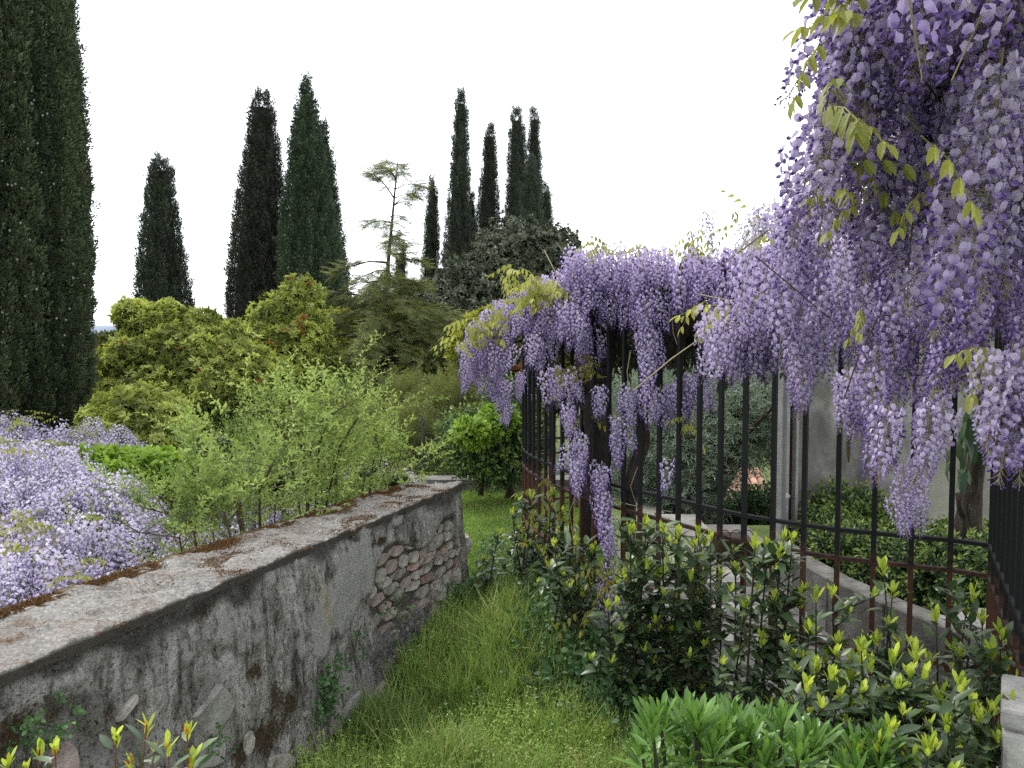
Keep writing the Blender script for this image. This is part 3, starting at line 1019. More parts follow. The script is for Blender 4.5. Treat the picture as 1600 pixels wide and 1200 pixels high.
z = .60
row = 0
while z > .17:
    h = sr.uniform(.052, .092) if row not in (2, 4) else .05
    y = ya - .06 + sr.uniform(0, .14)
    while y < 5.14:
        wd = sr.uniform(.10, .25) if row not in (2, 4) else sr.uniform(.13, .21)
        if y > 4.85:
            wd *= .55
        if sr.random() > .06:
            mt = M_pink if sr.random() < .33 else M_stone
            if row in (2, 4) and sr.random() < .25:
                mt = M_brick
            put_stone(y + wd * .47, z - h / 2 + sr.uniform(-.012, .012), wd * 1.03, h * 1.04, sr.uniform(.008, .026), mt, sr.randint(0, 9999), 'brick' if mt is M_brick else 'stone', sr.uniform(-.09, .09), .0)
        y += wd * .94 + .003
    z -= h + .003
    row += 1
for (px, py, wd, ht, mt, ti) in [(335, 1112, .20, .15, M_paleStone, -.5), (333, 1172, .15, .10, M_paleStone, .2), (395, 1158, .07, .10, M_stone, 0), (455, 1056, .03, .09, M_stone, -.15), (100, 1188, .12, .12, M_pink, .1),
                               (200, 1105, .10, .025, M_stone, -.5), (440, 1190, .18, .09, M_stone, .3), (500, 1160, .2, .10, M_stone, .2), (545, 1105, .22, .07, M_paleStone, -.3), (560, 1135, .16, .07, M_stone, 0),
                               (520, 1015, .07, .05, M_stone, .4), (545, 1030, .08, .04, M_paleStone, .1), (535, 985, .05, .05, M_pink, .2), (590, 1080, .2, .06, M_stone, -.2), (640, 1030, .2, .06, M_stone, -.2), (700, 960, .18, .06, M_stone, 0), (690, 925, .12, .08, M_stone, 0), (714, 900, .1, .09, M_stone, 0), (205, 1170, .08, .05, M_stone, .2), (525, 1130, .1, .08, M_paleStone, .5), (480, 1120, .08, .06, M_stone, -.5), ]:
    y, z = wyz(px, py)
    put_stone(y, z, wd, ht, .03 if wd > .09 else .018, mt, px * 7 + py, 'stone', ti, -.018 if wd > .09 else -.008, 9)
# block standing proud of the far end
mb = MB()
bq = at(727, 860, 5.32)
o = bpy.data.objects.new('end_stone', stone_mesh('end_stone', .10, .15, .07, M_stone, 5, 9))
C.objects.link(o)
o.parent = wall
o.location = at(722, 850, 5.36) - Vector(wall.location)
o.rotation_euler = (0, .1, .35)
# moss cushions along the back edge of the coping
def moss_unit(i):
    mb = MB()
    for k in range(16):
        a_, r_ = rd.uniform(0, 6.28), .05 * math.sqrt(rd.random())
        vs, fs = leaf_shape(rd.uniform(.007, .016), .006, .3, .1, .5, True)
        mb.add(vs, fs, 0, 0, frame(rdir(-5, 55), (rd.uniform(-1, 1), rd.uniform(-1, 1), .8), (math.cos(a_) * r_, math.sin(a_) * r_, 0)))
    return mb
M_moss = leaf_mat('brown_moss', (.035, .022, .010), (.20, .11, .045), trans=.1, rough=.8, spec=.1)
make_units('moss', 3, moss_unit, M_moss)
n = 9000
my = rng.uniform(1.6, 5.2, n)
mu = np.where(rng.random(n) < .6, 1 - np.abs(rng.normal(0, .07, n)), rng.random(n))
mx = (wall_front_x(my)) + (wall_back_x(my) - wall_front_x(my)) * mu
den = fbm(np.stack([mx * 5, my * 5, mx * 0], 1), 3)
keep = (den > .60) | (mu > .95) & (den > .42) | (rng.random(n) < .05)
mx, my, mu = mx[keep], my[keep], mu[keep]
scatter('moss', 'moss', np.stack([mx, my, np.full(len(mx), WTOP + .014)], 1), np.tile([[0, 0, 1.]], (len(mx), 1)), rng.uniform(.4, 1.0, len(mx)), rng.random(len(mx)), wall)

# ------------------------------------------------------------------ trees
def blobs_sample(blobs, n, shell=.3, up=.5):
    """points on lumpy crowns made of ellipsoids; returns points, growth directions, clump tint"""
    B = np.array(blobs, float)
    ar = (B[:, 3] * B[:, 4] + B[:, 4] * B[:, 5] + B[:, 3] * B[:, 5])
    pick = rng.choice(len(B), n, p=ar / ar.sum())
    d = rng.normal(size=(n, 3))
    d /= np.linalg.norm(d, axis=1, keepdims=True)
    b = B[pick]
    rad = 1 - shell * rng.random(n) ** 1.6
    rad = np.where(rng.random(n) < .16, rng.uniform(1.0, 1.24, n), rad)
    lump = .78 + .44 * fbm(np.stack([d[:, 0] * 2.6 + pick * 3.1, d[:, 1] * 2.6, d[:, 2] * 2.6 + pick], 1), 3)
    p = b[:, :3] + d * b[:, 3:6] * (rad * lump)[:, None]
    inside = np.zeros(n, bool)
    for j in range(len(B)):
        q = (p - B[j, :3]) / B[j, 3:6]
        inside |= ((q ** 2).sum(1) < .5) & (pick != j)
    p, d, pick = p[~inside], d[~inside], pick[~inside]
    tint = np.clip(1.6 * fbm(p * 2.1 + 3, 3) - .4 + rng.normal(0, .2, len(p)), 0, 1)
    dr = d * 1.0 + np.array([0, 0, up]) + rng.normal(0, .35, d.shape)
    return p, dr, tint

def limbs(mb, base, blobs, r0, n_per=3):
    base = Vector(base)
    for b in blobs:
        c = Vector(b[:3])
        mid = base.lerp(c, .5) + Vector((rd.uniform(-.15, .15), rd.uniform(-.15, .15), .1))
        mb.tube([base, mid, c], [r0 * .6, r0 * .4, r0 * .18], 5, cap=False)
        for k in range(n_per):
            e = c + Vector((rd.uniform(-1, 1) * b[3] * .7, rd.uniform(-1, 1) * b[4] * .7, rd.uniform(.0, 1) * b[5] * .7))
            mb.tube([c, c.lerp(e, .5) + Vector((0, 0, .05)), e], [r0 * .18, r0 * .12, r0 * .05], 4, cap=False)

def bushy_tree(name, label, cat, unit_key, blobs, n, scale, group=None, trunk_r=.09, base=None, core=.62, up=.5, crown_name='crown', tb=0.0):
    B = np.array(blobs)
    bx, by = (B[:, 0].mean(), B[:, 1].mean()) if base is None else base
    gz0 = float(gz(bx, by))
    root = thing(name, label, cat, (bx, by, gz0), group)
    mb = MB()
    fork = Vector((bx, by, gz0 + .45 * max(.3, B[:, 2].min() - gz0)))
    mb.tube([(bx, by, gz0 - .1), (bx + .03, by, (gz0 + fork.z) / 2), fork], [trunk_r * 1.3, trunk_r, trunk_r * .85], 7)
    limbs(mb, fork, blobs, trunk_r)
    obj('trunk', mb.mesh('trunk', M_bark, True), root)
    p, d, t = blobs_sample(blobs, n, up=up)
    scatter(crown_name, unit_key, p, d, scale * rng.uniform(.7, 1.25, len(p)), np.clip(t + tb, 0, 1), root)
    if core:  # solid dark core added to stop light passing through the crown
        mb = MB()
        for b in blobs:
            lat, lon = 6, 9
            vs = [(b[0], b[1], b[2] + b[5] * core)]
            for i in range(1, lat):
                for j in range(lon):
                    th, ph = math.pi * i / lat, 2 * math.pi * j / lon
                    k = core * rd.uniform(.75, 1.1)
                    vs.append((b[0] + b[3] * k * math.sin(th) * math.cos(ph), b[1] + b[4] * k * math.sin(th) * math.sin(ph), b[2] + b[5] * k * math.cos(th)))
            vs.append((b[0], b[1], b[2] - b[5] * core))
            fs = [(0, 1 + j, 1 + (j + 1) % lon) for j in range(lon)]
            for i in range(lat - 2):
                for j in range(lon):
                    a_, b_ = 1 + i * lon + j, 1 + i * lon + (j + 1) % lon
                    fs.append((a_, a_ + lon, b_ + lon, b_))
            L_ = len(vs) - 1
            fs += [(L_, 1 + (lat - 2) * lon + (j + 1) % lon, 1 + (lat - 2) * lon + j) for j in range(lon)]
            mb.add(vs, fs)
        obj('shade_core', mb.mesh('shade_core', M_core, True), root, kind='stuff')
    return root

def cypress(label, px, top, prof, Y, unit_key, n, sc, lean=0.0, blunt=.0, lump=.22, group='tall cypresses', tb=0.0, extra=()):
    """prof: list of (pixel y, left px, right px) of the outline"""
    n, sc = int(n * 1.7), sc * .74
    zt = at(px, top, Y).z
    xb = at(prof[-1][1] * .5 + prof[-1][2] * .5, 600, Y).x
    g = float(gz(xb, Y))
    root = thing('cypress_tree', label, 'cypress', (xb, Y, g), group)
    hs_, cs_, rs_ = [], [], []
    for (py, l, r) in prof:
        q0, q1 = at(l, py, Y), at(r, py, Y)
        hs_.append(q0.z); cs_.append((q0.x + q1.x) / 2); rs_.append(abs(q1.x - q0.x) / 2)
    # down to the ground
    hs_.append(g + .4); cs_.append(cs_[-1]); rs_.append(rs_[-1] * .8)
    o_ = np.argsort(hs_)
    hs_, cs_, rs_ = np.array(hs_)[o_], np.array(cs_)[o_], np.array(rs_)[o_]
    zz = np.linspace(hs_[0], hs_[-1], 60)
    rr_ = np.interp(zz, hs_, rs_)
    wgt = rr_ + .05
    zi = rng.choice(60, n, p=wgt / wgt.sum())
    z = zz[zi] + rng.uniform(-.5, .5, n) * (zz[1] - zz[0])
    an = rng.uniform(0, 2 * math.pi, n)
    r = np.interp(z, hs_, rs_)
    c = np.interp(z, hs_, cs_)
    k = max(rs_.max(), .3)
    lm = fbm(np.stack([np.cos(an) * 4.2 * (.4 + r / k), np.sin(an) * 4.2 * (.4 + r / k) + px, z / k * .55], 1), 4) - .5
    depth = rng.random(n) ** 2
    rad = np.maximum(.02, r * (1 + lump * lm * 2) - depth * .22 * r - sc * .08 + np.where(rng.random(n) < .03, rng.uniform(.0, .13, n) * sc, 0))
    p = np.stack([c + np.cos(an) * rad, Y + np.sin(an) * rad, z - sc * .18], 1)
    d = np.stack([np.cos(an) * .35, np.sin(an) * .35, np.full(n, 1.0)], 1) + rng.normal(0, .16, (n, 3))
    t = np.clip(.45 + 2.6 * lm + rng.normal(0, .22, n) + tb, 0, 1)
    scatter('crown', unit_key, p, d, sc * rng.uniform(.7, 1.3, n), t, root)
    mb = MB()  # dark core added so no light shows through the tree
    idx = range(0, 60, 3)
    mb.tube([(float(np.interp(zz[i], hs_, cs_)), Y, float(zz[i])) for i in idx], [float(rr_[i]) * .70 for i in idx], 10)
    obj('shade_core', mb.mesh('shade_core', M_core, True), root, kind='stuff')
    mb = MB()
    mb.tube([(cs_[0], Y, g - .2), (cs_[0], Y, g + 1.2), (cs_[-1], Y, hs_[-1] * .6)], [k * .22, k * .18, .04], 7)
    obj('trunk', mb.mesh('trunk', M_bark, True), root)
    return root

big = cypress('huge dark cypress rising past the frame edge above the pale wisteria', -30, -560,
        [(-560, -40, -20), (-300, -115, 55), (0, -150, 98), (230, -165, 116), (480, -175, 126), (600, -170, 120), (690, -150, 88)], 10.5, 'cypress', 17000, .95, lump=.12, group=None)
# pale cones dotted over the big tree
nc = 260
cz = rng.uniform(.6, 7, nc)
can = rng.uniform(-math.pi * .95, math.pi * .1, nc)
cone_mb = MB()
for q in range(nc):
    yy = 10.5
    py = 536 - (cz[q] - CAMZ) / yy * F
    rr = np.interp(py, [0, 230, 480, 690], [128, 144, 154, 123]) / F * yy
    cc = (np.interp(py, [0, 230, 480, 690], [-22, -20, -20, -27]) - 800) / F * yy
    c_ = Vector((cc + math.cos(can[q]) * rr * 1.02, yy + math.sin(can[q]) * rr * 1.02, cz[q]))
    s = rd.uniform(.014, .022)
    cone_mb.add([c_ + Vector((s, 0, 0)), c_ + Vector((-s, 0, 0)), c_ + Vector((0, s, 0)), c_ + Vector((0, -s, 0)), c_ + Vector((0, 0, s)), c_ + Vector((0, 0, -s))],
                [(0, 2, 4), (2, 1, 4), (1, 3, 4), (3, 0, 4), (2, 0, 5), (1, 2, 5), (3, 1, 5), (0, 3, 5)])
obj('cones', cone_mb.mesh('cones', M_cone), big, kind='stuff')

cypress('short blunt-topped cypress standing alone behind the yellow-green trees', 253, 250, [(250, 243, 262), (262, 236, 268), (330, 227, 276), (400, 219, 286), (460, 213, 296), (540, 212, 300)], 24, 'cypress4', 2600, 1.25, lump=.14)
cypress('dark brownish blunt cypress leaning against a greener one', 410, 147, [(147, 402, 418), (160, 395, 425), (230, 383, 436), (330, 368, 446), (440, 356, 449), (520, 354, 446)], 23, 'cypress2', 3600, 1.2, lump=.16)
cypress('bright green pointed cypress beside the brownish blunt one', 478, 126, [(126, 474, 483), (150, 468, 491), (200, 456, 500), (300, 446, 515), (400, 438, 532), (500, 436, 540)], 21, 'cypress3', 3800, 1.1, lump=.16)
cypress('green cypress shoulder half hidden behind the pointed green cypress', 505, 195, [(195, 497, 510), (250, 494, 521), (330, 494, 531), (400, 496, 541), (500, 498, 549)], 22.5, 'cypress3', 1800, 1.1, lump=.16, tb=-.15)
cypress('tiny dark cypress tip beside the thin bare-topped conifer', 628, 385, [(385, 625, 631), (400, 620, 634), (460, 615, 639), (520, 613, 641)], 40, 'cypress4', 800, 1.4)
cypress('slim dark cypress standing apart between the conifer and the tallest spire', 676, 279, [(279, 673, 679), (300, 668, 683), (360, 664, 686), (440, 658, 685), (500, 656, 686)], 38, 'cypress4', 1300, 1.4)
cypress('tallest slender cypress spire above the holm oaks', 721, 144, [(144, 718, 724), (165, 712, 730), (250, 706, 733), (330, 698, 735), (420, 690, 738), (480, 688, 740)], 36, 'cypress4', 2400, 1.35)
cypress('low cypress tip squeezed between the tallest spire and its neighbour', 737, 300, [(300, 734, 740), (330, 728, 744), (420, 722, 746), (480, 722, 746)], 38, 'cypress4', 900, 1.3)
cypress('slender cypress second along from the tallest spire', 767, 197, [(197, 763, 771), (215, 757, 775), (280, 751, 778), (350, 743, 780), (460, 738, 782)], 37, 'cypress4', 2000, 1.35)
cypress('slim twin cypress with broader flank, one of a pair', 807, 172, [(172, 801, 813), (190, 797, 817), (240, 794, 824), (330, 789, 828), (440, 786, 830)], 36, 'cypress4', 2200, 1.3)
cypress('thinnest twin cypress with parallel sides, one of a pair', 834, 170, [(170, 831, 838), (190, 827, 842), (240, 825, 845), (330, 824, 848), (440, 822, 850)], 38, 'cypress4', 1700, 1.3)
cypress('stout lower cypress in front of the twin spires', 829, 245, [(245, 826, 833), (265, 820, 840), (310, 812, 848), (350, 808, 852), (440, 806, 854)], 34, 'cypress4', 1500, 1.2, tb=.1)
cypress('lowest pointed cypress at the end of the row', 853, 288, [(288, 850, 856), (310, 846, 861), (350, 843, 866), (440, 842, 870)], 37, 'cypress4', 900, 1.3)

def B(px, py, Y, rx, rz, ry=None):
    """crown lump by pixel centre and pixel radii"""
    c = at(px, py, Y)
    return (c.x, c.y, c.z, rx / F * Y, (ry if ry else (rx + rz) / 2) / F * Y, rz / F * Y)

bushy_tree('holm_oak', 'rounded grey-green holm oak in front of the twin cypresses', 'holm oak', 'oak', [B(808, 395, 30, 55, 50), B(775, 430, 29, 48, 55), B(845, 420, 30, 45, 55), B(870, 400, 31, 36, 42), B(800, 480, 29, 60, 60)], 4200, 1.15, 'holm oaks under the cypresses', .25)
bushy_tree('holm_oak', 'grey-green holm oak crown below the tallest cypress spire', 'holm oak', 'oak', [B(722, 470, 28, 45, 58), B(690, 520, 27, 38, 50), B(745, 540, 27, 55, 60)], 3000, 1.1, 'holm oaks under the cypresses', .25)
bushy_tree('holm_oak', 'dull low holm oak behind the conifer trunk', 'holm oak', 'oak', [B(655, 480, 29, 28, 36), B(640, 540, 28, 48, 50), B(590, 520, 29, 45, 55)], 2400, 1.0, 'holm oaks under the cypresses', .2, tb=-.15)

bushy_tree('holm_oak', 'mid-green bushy oak filling the gap behind the layered conifer', 'holm oak', 'midoak', [B(545, 520, 24, 45, 50), B(585, 500, 25, 40, 45), B(620, 520, 24, 50, 55), B(670, 540, 23, 55, 50), B(540, 590, 22, 60, 50), B(700, 590, 22, 55, 45), B(610, 590, 22, 60, 50)], 5200, .95, 'holm oaks under the cypresses', .2)
bushy_tree('photinia_tree', 'yellow-green tree with a ragged top before the short cypress', 'tree', 'photinia', [B(235, 510, 13, 42, 32), B(205, 490, 13, 22, 18), B(265, 495, 13, 20, 22), B(280, 560, 12.5, 60, 45), B(215, 580, 12.5, 60, 50), B(320, 510, 13, 28, 24), B(350, 540, 13, 45, 36), B(320, 610, 12.3, 70, 60), B(375, 600, 12.5, 60, 65), B(240, 640, 12, 70, 60)], 9000, .72, 'yellow-green trees on the lower terrace', .14)
bushy_tree('photinia_tree', 'tall yellow-green tree in front of the green cypress', 'tree', 'photinia', [B(470, 470, 14, 30, 32), B(440, 505, 14, 44, 40), B(478, 540, 13.6, 40, 50), B(420, 550, 13.6, 40, 40), B(450, 600, 13.4, 55, 55), B(410, 640, 13.2, 55, 50), B(500, 600, 13.6, 50, 50)], 7600, .72, 'yellow-green trees on the lower terrace', .14, tb=.12)
bushy_tree('photinia_tree', 'dark olive-green tree with rusty tips beside the huge cypress', 'tree', 'photinia2', [B(150, 570, 14, 40, 40), B(185, 555, 14, 36, 34), B(110, 600, 13.6, 50, 50), B(160, 630, 13.2, 60, 55), B(120, 670, 12.8, 60, 50)], 4600, .72, 'yellow-green trees on the lower terrace', .14)
bushy_tree('rounded_shrub', 'rounded yellow-green shrub above the bright leafy hedge', 'shrub', 'photinia', [B(215, 650, 9.5, 60, 42), B(175, 668, 9.4, 45, 36), B(255, 670, 9.4, 42, 38), B(200, 700, 9.2, 80, 40)], 2400, .62, None, .06, tb=.15)
bushy_tree('small_yellow_tree', 'small bright yellow-leaved tree showing through the conifer', 'tree', 'yellow', [B(650, 570, 18, 26, 22), B(668, 590, 18, 18, 22), B(630, 590, 18, 22, 26), B(560, 600, 18, 40, 30), B(530, 520, 18.5, 35, 32)], 1300, .9, None, .1, tb=.1)
bushy_tree('yellow_shrub', 'yellow-leaved shrub peeping out beyond the wisteria fence end', 'shrub', 'yellow', [B(745, 520, 11, 30, 26), B(725, 545, 11, 24, 24), B(780, 500, 11, 26, 24), B(740, 580, 11, 35, 40)], 900, .6, None, .06)
bushy_tree('dark_shrub', 'dark evergreen mass behind the wisteria end of the fence', 'shrub', 'photinia2', [B(760, 600, 12, 60, 45), B(700, 590, 13, 45, 45), B(810, 600, 12, 50, 50), B(860, 560, 12.5, 70, 80), B(930, 540, 13, 80, 90)], 4200, .9, None, .08, tb=-.35)
bushy_tree('laurel_bush', 'dark glossy bush with light tips overhanging the lawn border', 'bush', 'hedge', [B(765, 700, 8.0, 52, 36), B(735, 688, 8.1, 35, 32), B(800, 690, 8.1, 45, 45), B(775, 728, 7.9, 46, 22), B(800, 650, 8.3, 40, 40)], 3000, 1.0, None, .05, base=(-.05, 8.3), tb=-.05)
bushy_tree('lime_shrub', 'little lime-green shrub with orange underside above the dark bush', 'shrub', 'bright', [B(735, 678, 7.4, 24, 18), B(760, 670, 7.6, 20, 16), B(780, 655, 7.7, 22, 20)], 420, .8, None, .03, base=(-.35, 8.4), core=.5)

# layered conifer
def conifer():
    Y = 15.0
    b = at(584, 720, Y); t = at(622, 248, Y)
    g = float(gz(b.x, Y))
    root = thing('conifer_tree', 'tall thin conifer with sparse bare top and layered drooping branches', 'conifer', (b.x, Y, g))
    mb = MB()
    def axis(z):
        u = (z - b.z) / (t.z - b.z)
        return Vector((b.x + (t.x - b.x) * max(0, u) ** 1.2, Y, z))
    zs = np.linspace(g - .1, t.z, 16)
    mb.tube([axis(q) for q in zs], [.10 * (1 - i / 15) ** .9 + .008 for i in range(16)], 7)
    obj('trunk', mb.mesh('trunk', M_bark, True), root)
    pts, dirs, scl, tin, rots = [], [], [], [], []
    zc = -1.7
    br = MB()
    while zc < t.z - .1:
        u = (zc - b.z) / (t.z - b.z)
        py = 536 - (zc - CAMZ) / Y * F
        if py > 440:
            Lmax, prob, dens = 2.2, 1, 1.0
        elif py > 400:
            Lmax, prob, dens = 1.15, .9, .75
        else:
            Lmax, prob, dens = .72, 1, .8
        if py < 275:
            Lmax = .40
        for q in range(3 if py > 440 else 2):
            if rd.random() > prob:
                continue
            an = rd.uniform(0, 6.28)
            L = Lmax * (rd.uniform(.4, 1.1) * min(1, .45 + (py - 440) / 160) if py > 440 else rd.uniform(.3, 1.1))
            d = Vector((math.cos(an), math.sin(an), 0))
            if d.x > .3 and py > 560:
                L *= 1.25
            rise = rd.uniform(.15, .6) if py > 440 else (rd.uniform(.2, .9) if py < 330 else rd.uniform(-.1, .35))
            p0 = axis(zc)
            def bp(s):
                return p0 + d * (L * s) + Vector((0, 0, L * (rise * s - .42 * s * s)))
            br.tube([bp(0), bp(.35), bp(.7), bp(1)], [.022 * L ** .5, .015 * L ** .5, .010 * L ** .5, .004], 4, cap=False)
            top_ = py <= 440
            m = max(5, int(L * (24 if not top_ else 30) * dens))
            for k in range(m):
                s = (.2 + .82 * (k + rd.random()) / m) if not top_ else 1 - .6 * rd.random() ** 1.6
                for sd_ in (-1, 1):
                    dd = d * .75 + d.cross(Vector((0, 0, 1))) * (sd_ * rd.uniform(.2, 1.2)) + Vector((0, 0, rd.uniform(-.7, .35 if not top_ else .5)))
                    pts.append(bp(s) + Vector((0, 0, rd.uniform(-.14, .10) if not top_ else rd.uniform(-.05, .05)))); dirs.append(dd)
                    scl.append(rd.uniform(.4, .85) if not top_ else rd.uniform(.45, .85))
                    tin.append(min(1, max(0, rd.gauss(.45, .35))))
        zc += rd.uniform(.07, .13) if py > 480 else rd.uniform(.10, .19)
    obj('branches', br.mesh('branches', M_bark, True), root, kind='stuff')
    # fronds lie flat: their face normal (local Y) up
    for q in dirs:
        y = Vector(q).normalized()
        up_ = Vector((rd.uniform(-.3, .3), rd.uniform(-.3, .3), 1))
        x = up_.cross(y).normalized()
        n_ = y.cross(x)
        rots.append(Matrix((x, n_, y)).transposed().to_euler())
    scatter('crown', 'frond', [tuple(q) for q in pts], None, np.array(scl), np.array(tin), root, rot=np.array([tuple(e) for e in rots]))
conifer()
# soft needle foliage below the conifer, right of its trunk
bushy_tree('feathery_shrub', 'feathery dull green evergreen spreading low behind the coping end', 'shrub', 'frond', [B(640, 650, 11, 60, 40), B(700, 665, 10.5, 50, 36), B(600, 690, 10, 60, 36), B(660, 700, 9.8, 60, 32), B(560, 660, 11, 50, 40), B(720, 640, 10.5, 45, 40)], 2300, .72, None, .05, tb=-.05)

# bright leafy hedge patch beyond the pale wisteria
bushy_tree('leafy_hedge', 'low bright green leafy hedge between pale wisteria and rounded shrub', 'hedge', 'bright', [B(190, 742, 6.7, 52, 30), B(240, 745, 6.6, 45, 30), B(150, 735, 6.8, 34, 24), B(285, 752, 6.5, 36, 26)], 2000, 1.0, None, .04, tb=.1)

bushy_tree('terrace_shrub', 'low mixed green shrubbery on the terrace between pale wisteria and the coping', 'shrub', 'sapling', [B(360, 760, 6.6, 60, 30), B(430, 752, 6.4, 60, 32), B(500, 750, 6.6, 60, 30), B(570, 752, 6.8, 50, 28), B(620, 755, 6.8, 45, 24), B(320, 780, 5.6, 40, 22), B(340, 705, 7.8, 60, 34), B(420, 700, 8.2, 70, 34)], 620, .85, None, .03, tb=-.3)

# ------------------------------------------------------------------ sapling and airy shrubs just behind the wall
def airy_shrub(name, label, stems, key, ns, sc, mat, leafname='foliage', dens=1.0, tb=0.0, up=.5):
    """stems: list of pixel polylines with a depth; foliage sprays along side twigs"""
    p0 = at(*stems[0][0][0], stems[0][1])
    root = thing(name, label, 'shrub', (p0.x, p0.y, p0.z))
    mb = MB()
    pts, dirs = [], []
    for (poly, Y, r) in stems:
        P = [at(x, y, Y + .12 * i * rd.uniform(-1, 1)) for i, (x, y) in enumerate(poly)]
        P[0].z -= .5
        mb.tube(P, [r * (1 - .75 * i / (len(P) - 1)) for i in range(len(P))], 5, cap=False)
        tot = sum((P[i + 1] - P[i]).length for i in range(len(P) - 1))
        for i in range(len(P) - 1):
            seg = P[i + 1] - P[i]
            m = int(seg.length / tot * 26 * dens) + 1
            for k in range(m):
                s = rd.random()
                if i == 0 and s < .55:
                    continue
                q = P[i] + seg * s
                d = rdir(-15, 40)
                L = rd.uniform(.10, .34) * sc
                e = q + d * L + Vector((0, 0, .05))
                mb.tube([q, q.lerp(e, .5) + Vector((0, 0, .02)), e], [.003, .002, .001], 3, cap=False)
                for u in range(ns):
                    pts.append(q.lerp(e, .25 + .75 * u / max(1, ns - 1)) + Vector((rd.uniform(-.04, .04), rd.uniform(-.04, .04), rd.uniform(-.02, .04))))
                    dirs.append(d + rdir(-20, 60) * .7 + Vector((0, 0, up * .4)))
    obj('stem', mb.mesh('stem', mat, True), root)
    scatter(leafname, key, [tuple(q) for q in pts], np.array([tuple(q) for q in dirs]), sc * np.array([rd.uniform(.5, .95) for _ in pts]), np.clip(np.array([rd.gauss(.55, .22) for _ in pts]) + tb, 0, 1), root)
    return root
airy_shrub('sapling', 'slender light green sapling with upright stem just behind the coping', [([(486, 800), (478, 740), (470, 690), (455, 640), (440, 610)], 4.75, .014), ([(483, 760), (500, 690), (520, 640), (530, 605)], 4.8, .010), ([(478, 740), (450, 690), (425, 650), (412, 615)], 4.85, .009), ([(484, 770), (530, 700), (560, 650), (600, 640)], 4.9, .008)], 'sapling', 4, 1.0, M_twig, dens=.95, tb=.1)
airy_shrub('airy_shrub', 'airy pale green shrub with forked dark stems leaning over the coping', [([(395, 835), (375, 790), (345, 765), (300, 740)], 4.1, .012), ([(408, 830), (405, 770), (420, 735), (440, 700)], 4.15, .009), ([(395, 835), (350, 800), (300, 790), (255, 780)], 4.05, .008), ([(400, 830), (360, 740), (330, 700), (290, 690)], 4.3, .008)], 'sapling', 4, .92, M_twig, dens=.8, tb=-.05)
airy_shrub('airy_shrub', 'spreading fresh green shrub at the far part of the coping', [([(522, 795), (525, 740), (535, 700), (550, 665)], 5.1, .010), ([(540, 790), (570, 745), (610, 725), (650, 710)], 5.2, .008), ([(560, 785), (600, 740), (640, 735), (665, 740)], 5.4, .008), ([(522, 790), (500, 750), (485, 720), (470, 700)], 5.1, .007), ([(560, 785), (585, 710), (600, 680), (625, 670)], 5.3, .008)], 'sapling', 4, .95, M_twig, dens=.85, tb=.1)
airy_shrub('airy_shrub', 'loose low shrub trailing through the pale wisteria', [([(330, 850), (300, 815), (250, 800), (215, 790)], 4.0, .007), ([(350, 850), (330, 810), (310, 790), (290, 770)], 4.05, .007), ([(310, 855), (280, 840), (240, 835), (200, 830)], 3.9, .006), ([(420, 835), (430, 790), (445, 770), (460, 750)], 4.5, .006)], 'sapling', 4, .8, M_twig, dens=.75, tb=-.1)

# ------------------------------------------------------------------ iron fence
M_iron, t_, out_ = nodes_of('rusty_black_iron')
tc_ = N(t_, 'ShaderNodeNewGeometry')
sep_ = N(t_, 'ShaderNodeSeparateXYZ')
t_.links.new(tc_.outputs['Position'], sep_.inputs[0])
rz_ = mth(t_, 'ADD', mth(t_, 'MULTIPLY', mth(t_, 'SUBTRACT', .98, sep_.outputs['Z']), 3.2), mth(t_, 'MULTIPLY', mth(t_, 'SUBTRACT', noise(t_, 22, 6, .7, tc_.outputs['Position']), .5), 1.6))
rf_ = ramp(t_, rz_, [(.35, 0.0), (.65, 1.0)])
col_ = mixc(t_, rf_, (.006, .006, .0065), mixc(t_, noise(t_, 120, 4, .7, tc_.outputs['Position']), (.022, .010, .007), (.085, .036, .021)))
p_ = N(t_, 'ShaderNodeBsdfPrincipled')
t_.links.new(col_, p_.inputs['Base Color'])
p_.inputs['Roughness'].default_value = .7
p_.inputs['Specular IOR Level'].default_value = .2
t_.links.new(p_.outputs[0], out_.inputs['Surface'])

def at_z(px, py, z):
    q = at(px, py, 1.0)
    k = (z - CAMZ) / (q.z - CAMZ)
    return (q.x * k, q.y * k)
FP = [at_z(px, py, .94) for px, py in ((1549, 852), (1487, 844), (1422, 838), (1364, 832.5), (1307, 827), (1255, 820), (1207, 812.5), (1162, 805), (1123, 796.5), (1088, 788), (1056, 780.5), (1028, 774), (1005, 769), (980, 763), (958, 757))] + [
      (.49, 4.68), (.40, 4.88), (.30, 5.15), (.21, 5.42), (.14, 5.70), (.10, 5.95), (.085, 6.18), (.12, 6.42), (.22, 6.62), (.40, 6.78), (.62, 6.9), (.9, 7.0)]
def resample(P, step):
    P = np.array(P)
    seg = np.linalg.norm(np.diff(P, axis=0), axis=1)
    cum = np.concatenate([[0], np.cumsum(seg)])
    s = np.arange(0, cum[-1] + 1e-6, step)
    return np.stack([np.interp(s, cum, P[:, 0]), np.interp(s, cum, P[:, 1])], 1)
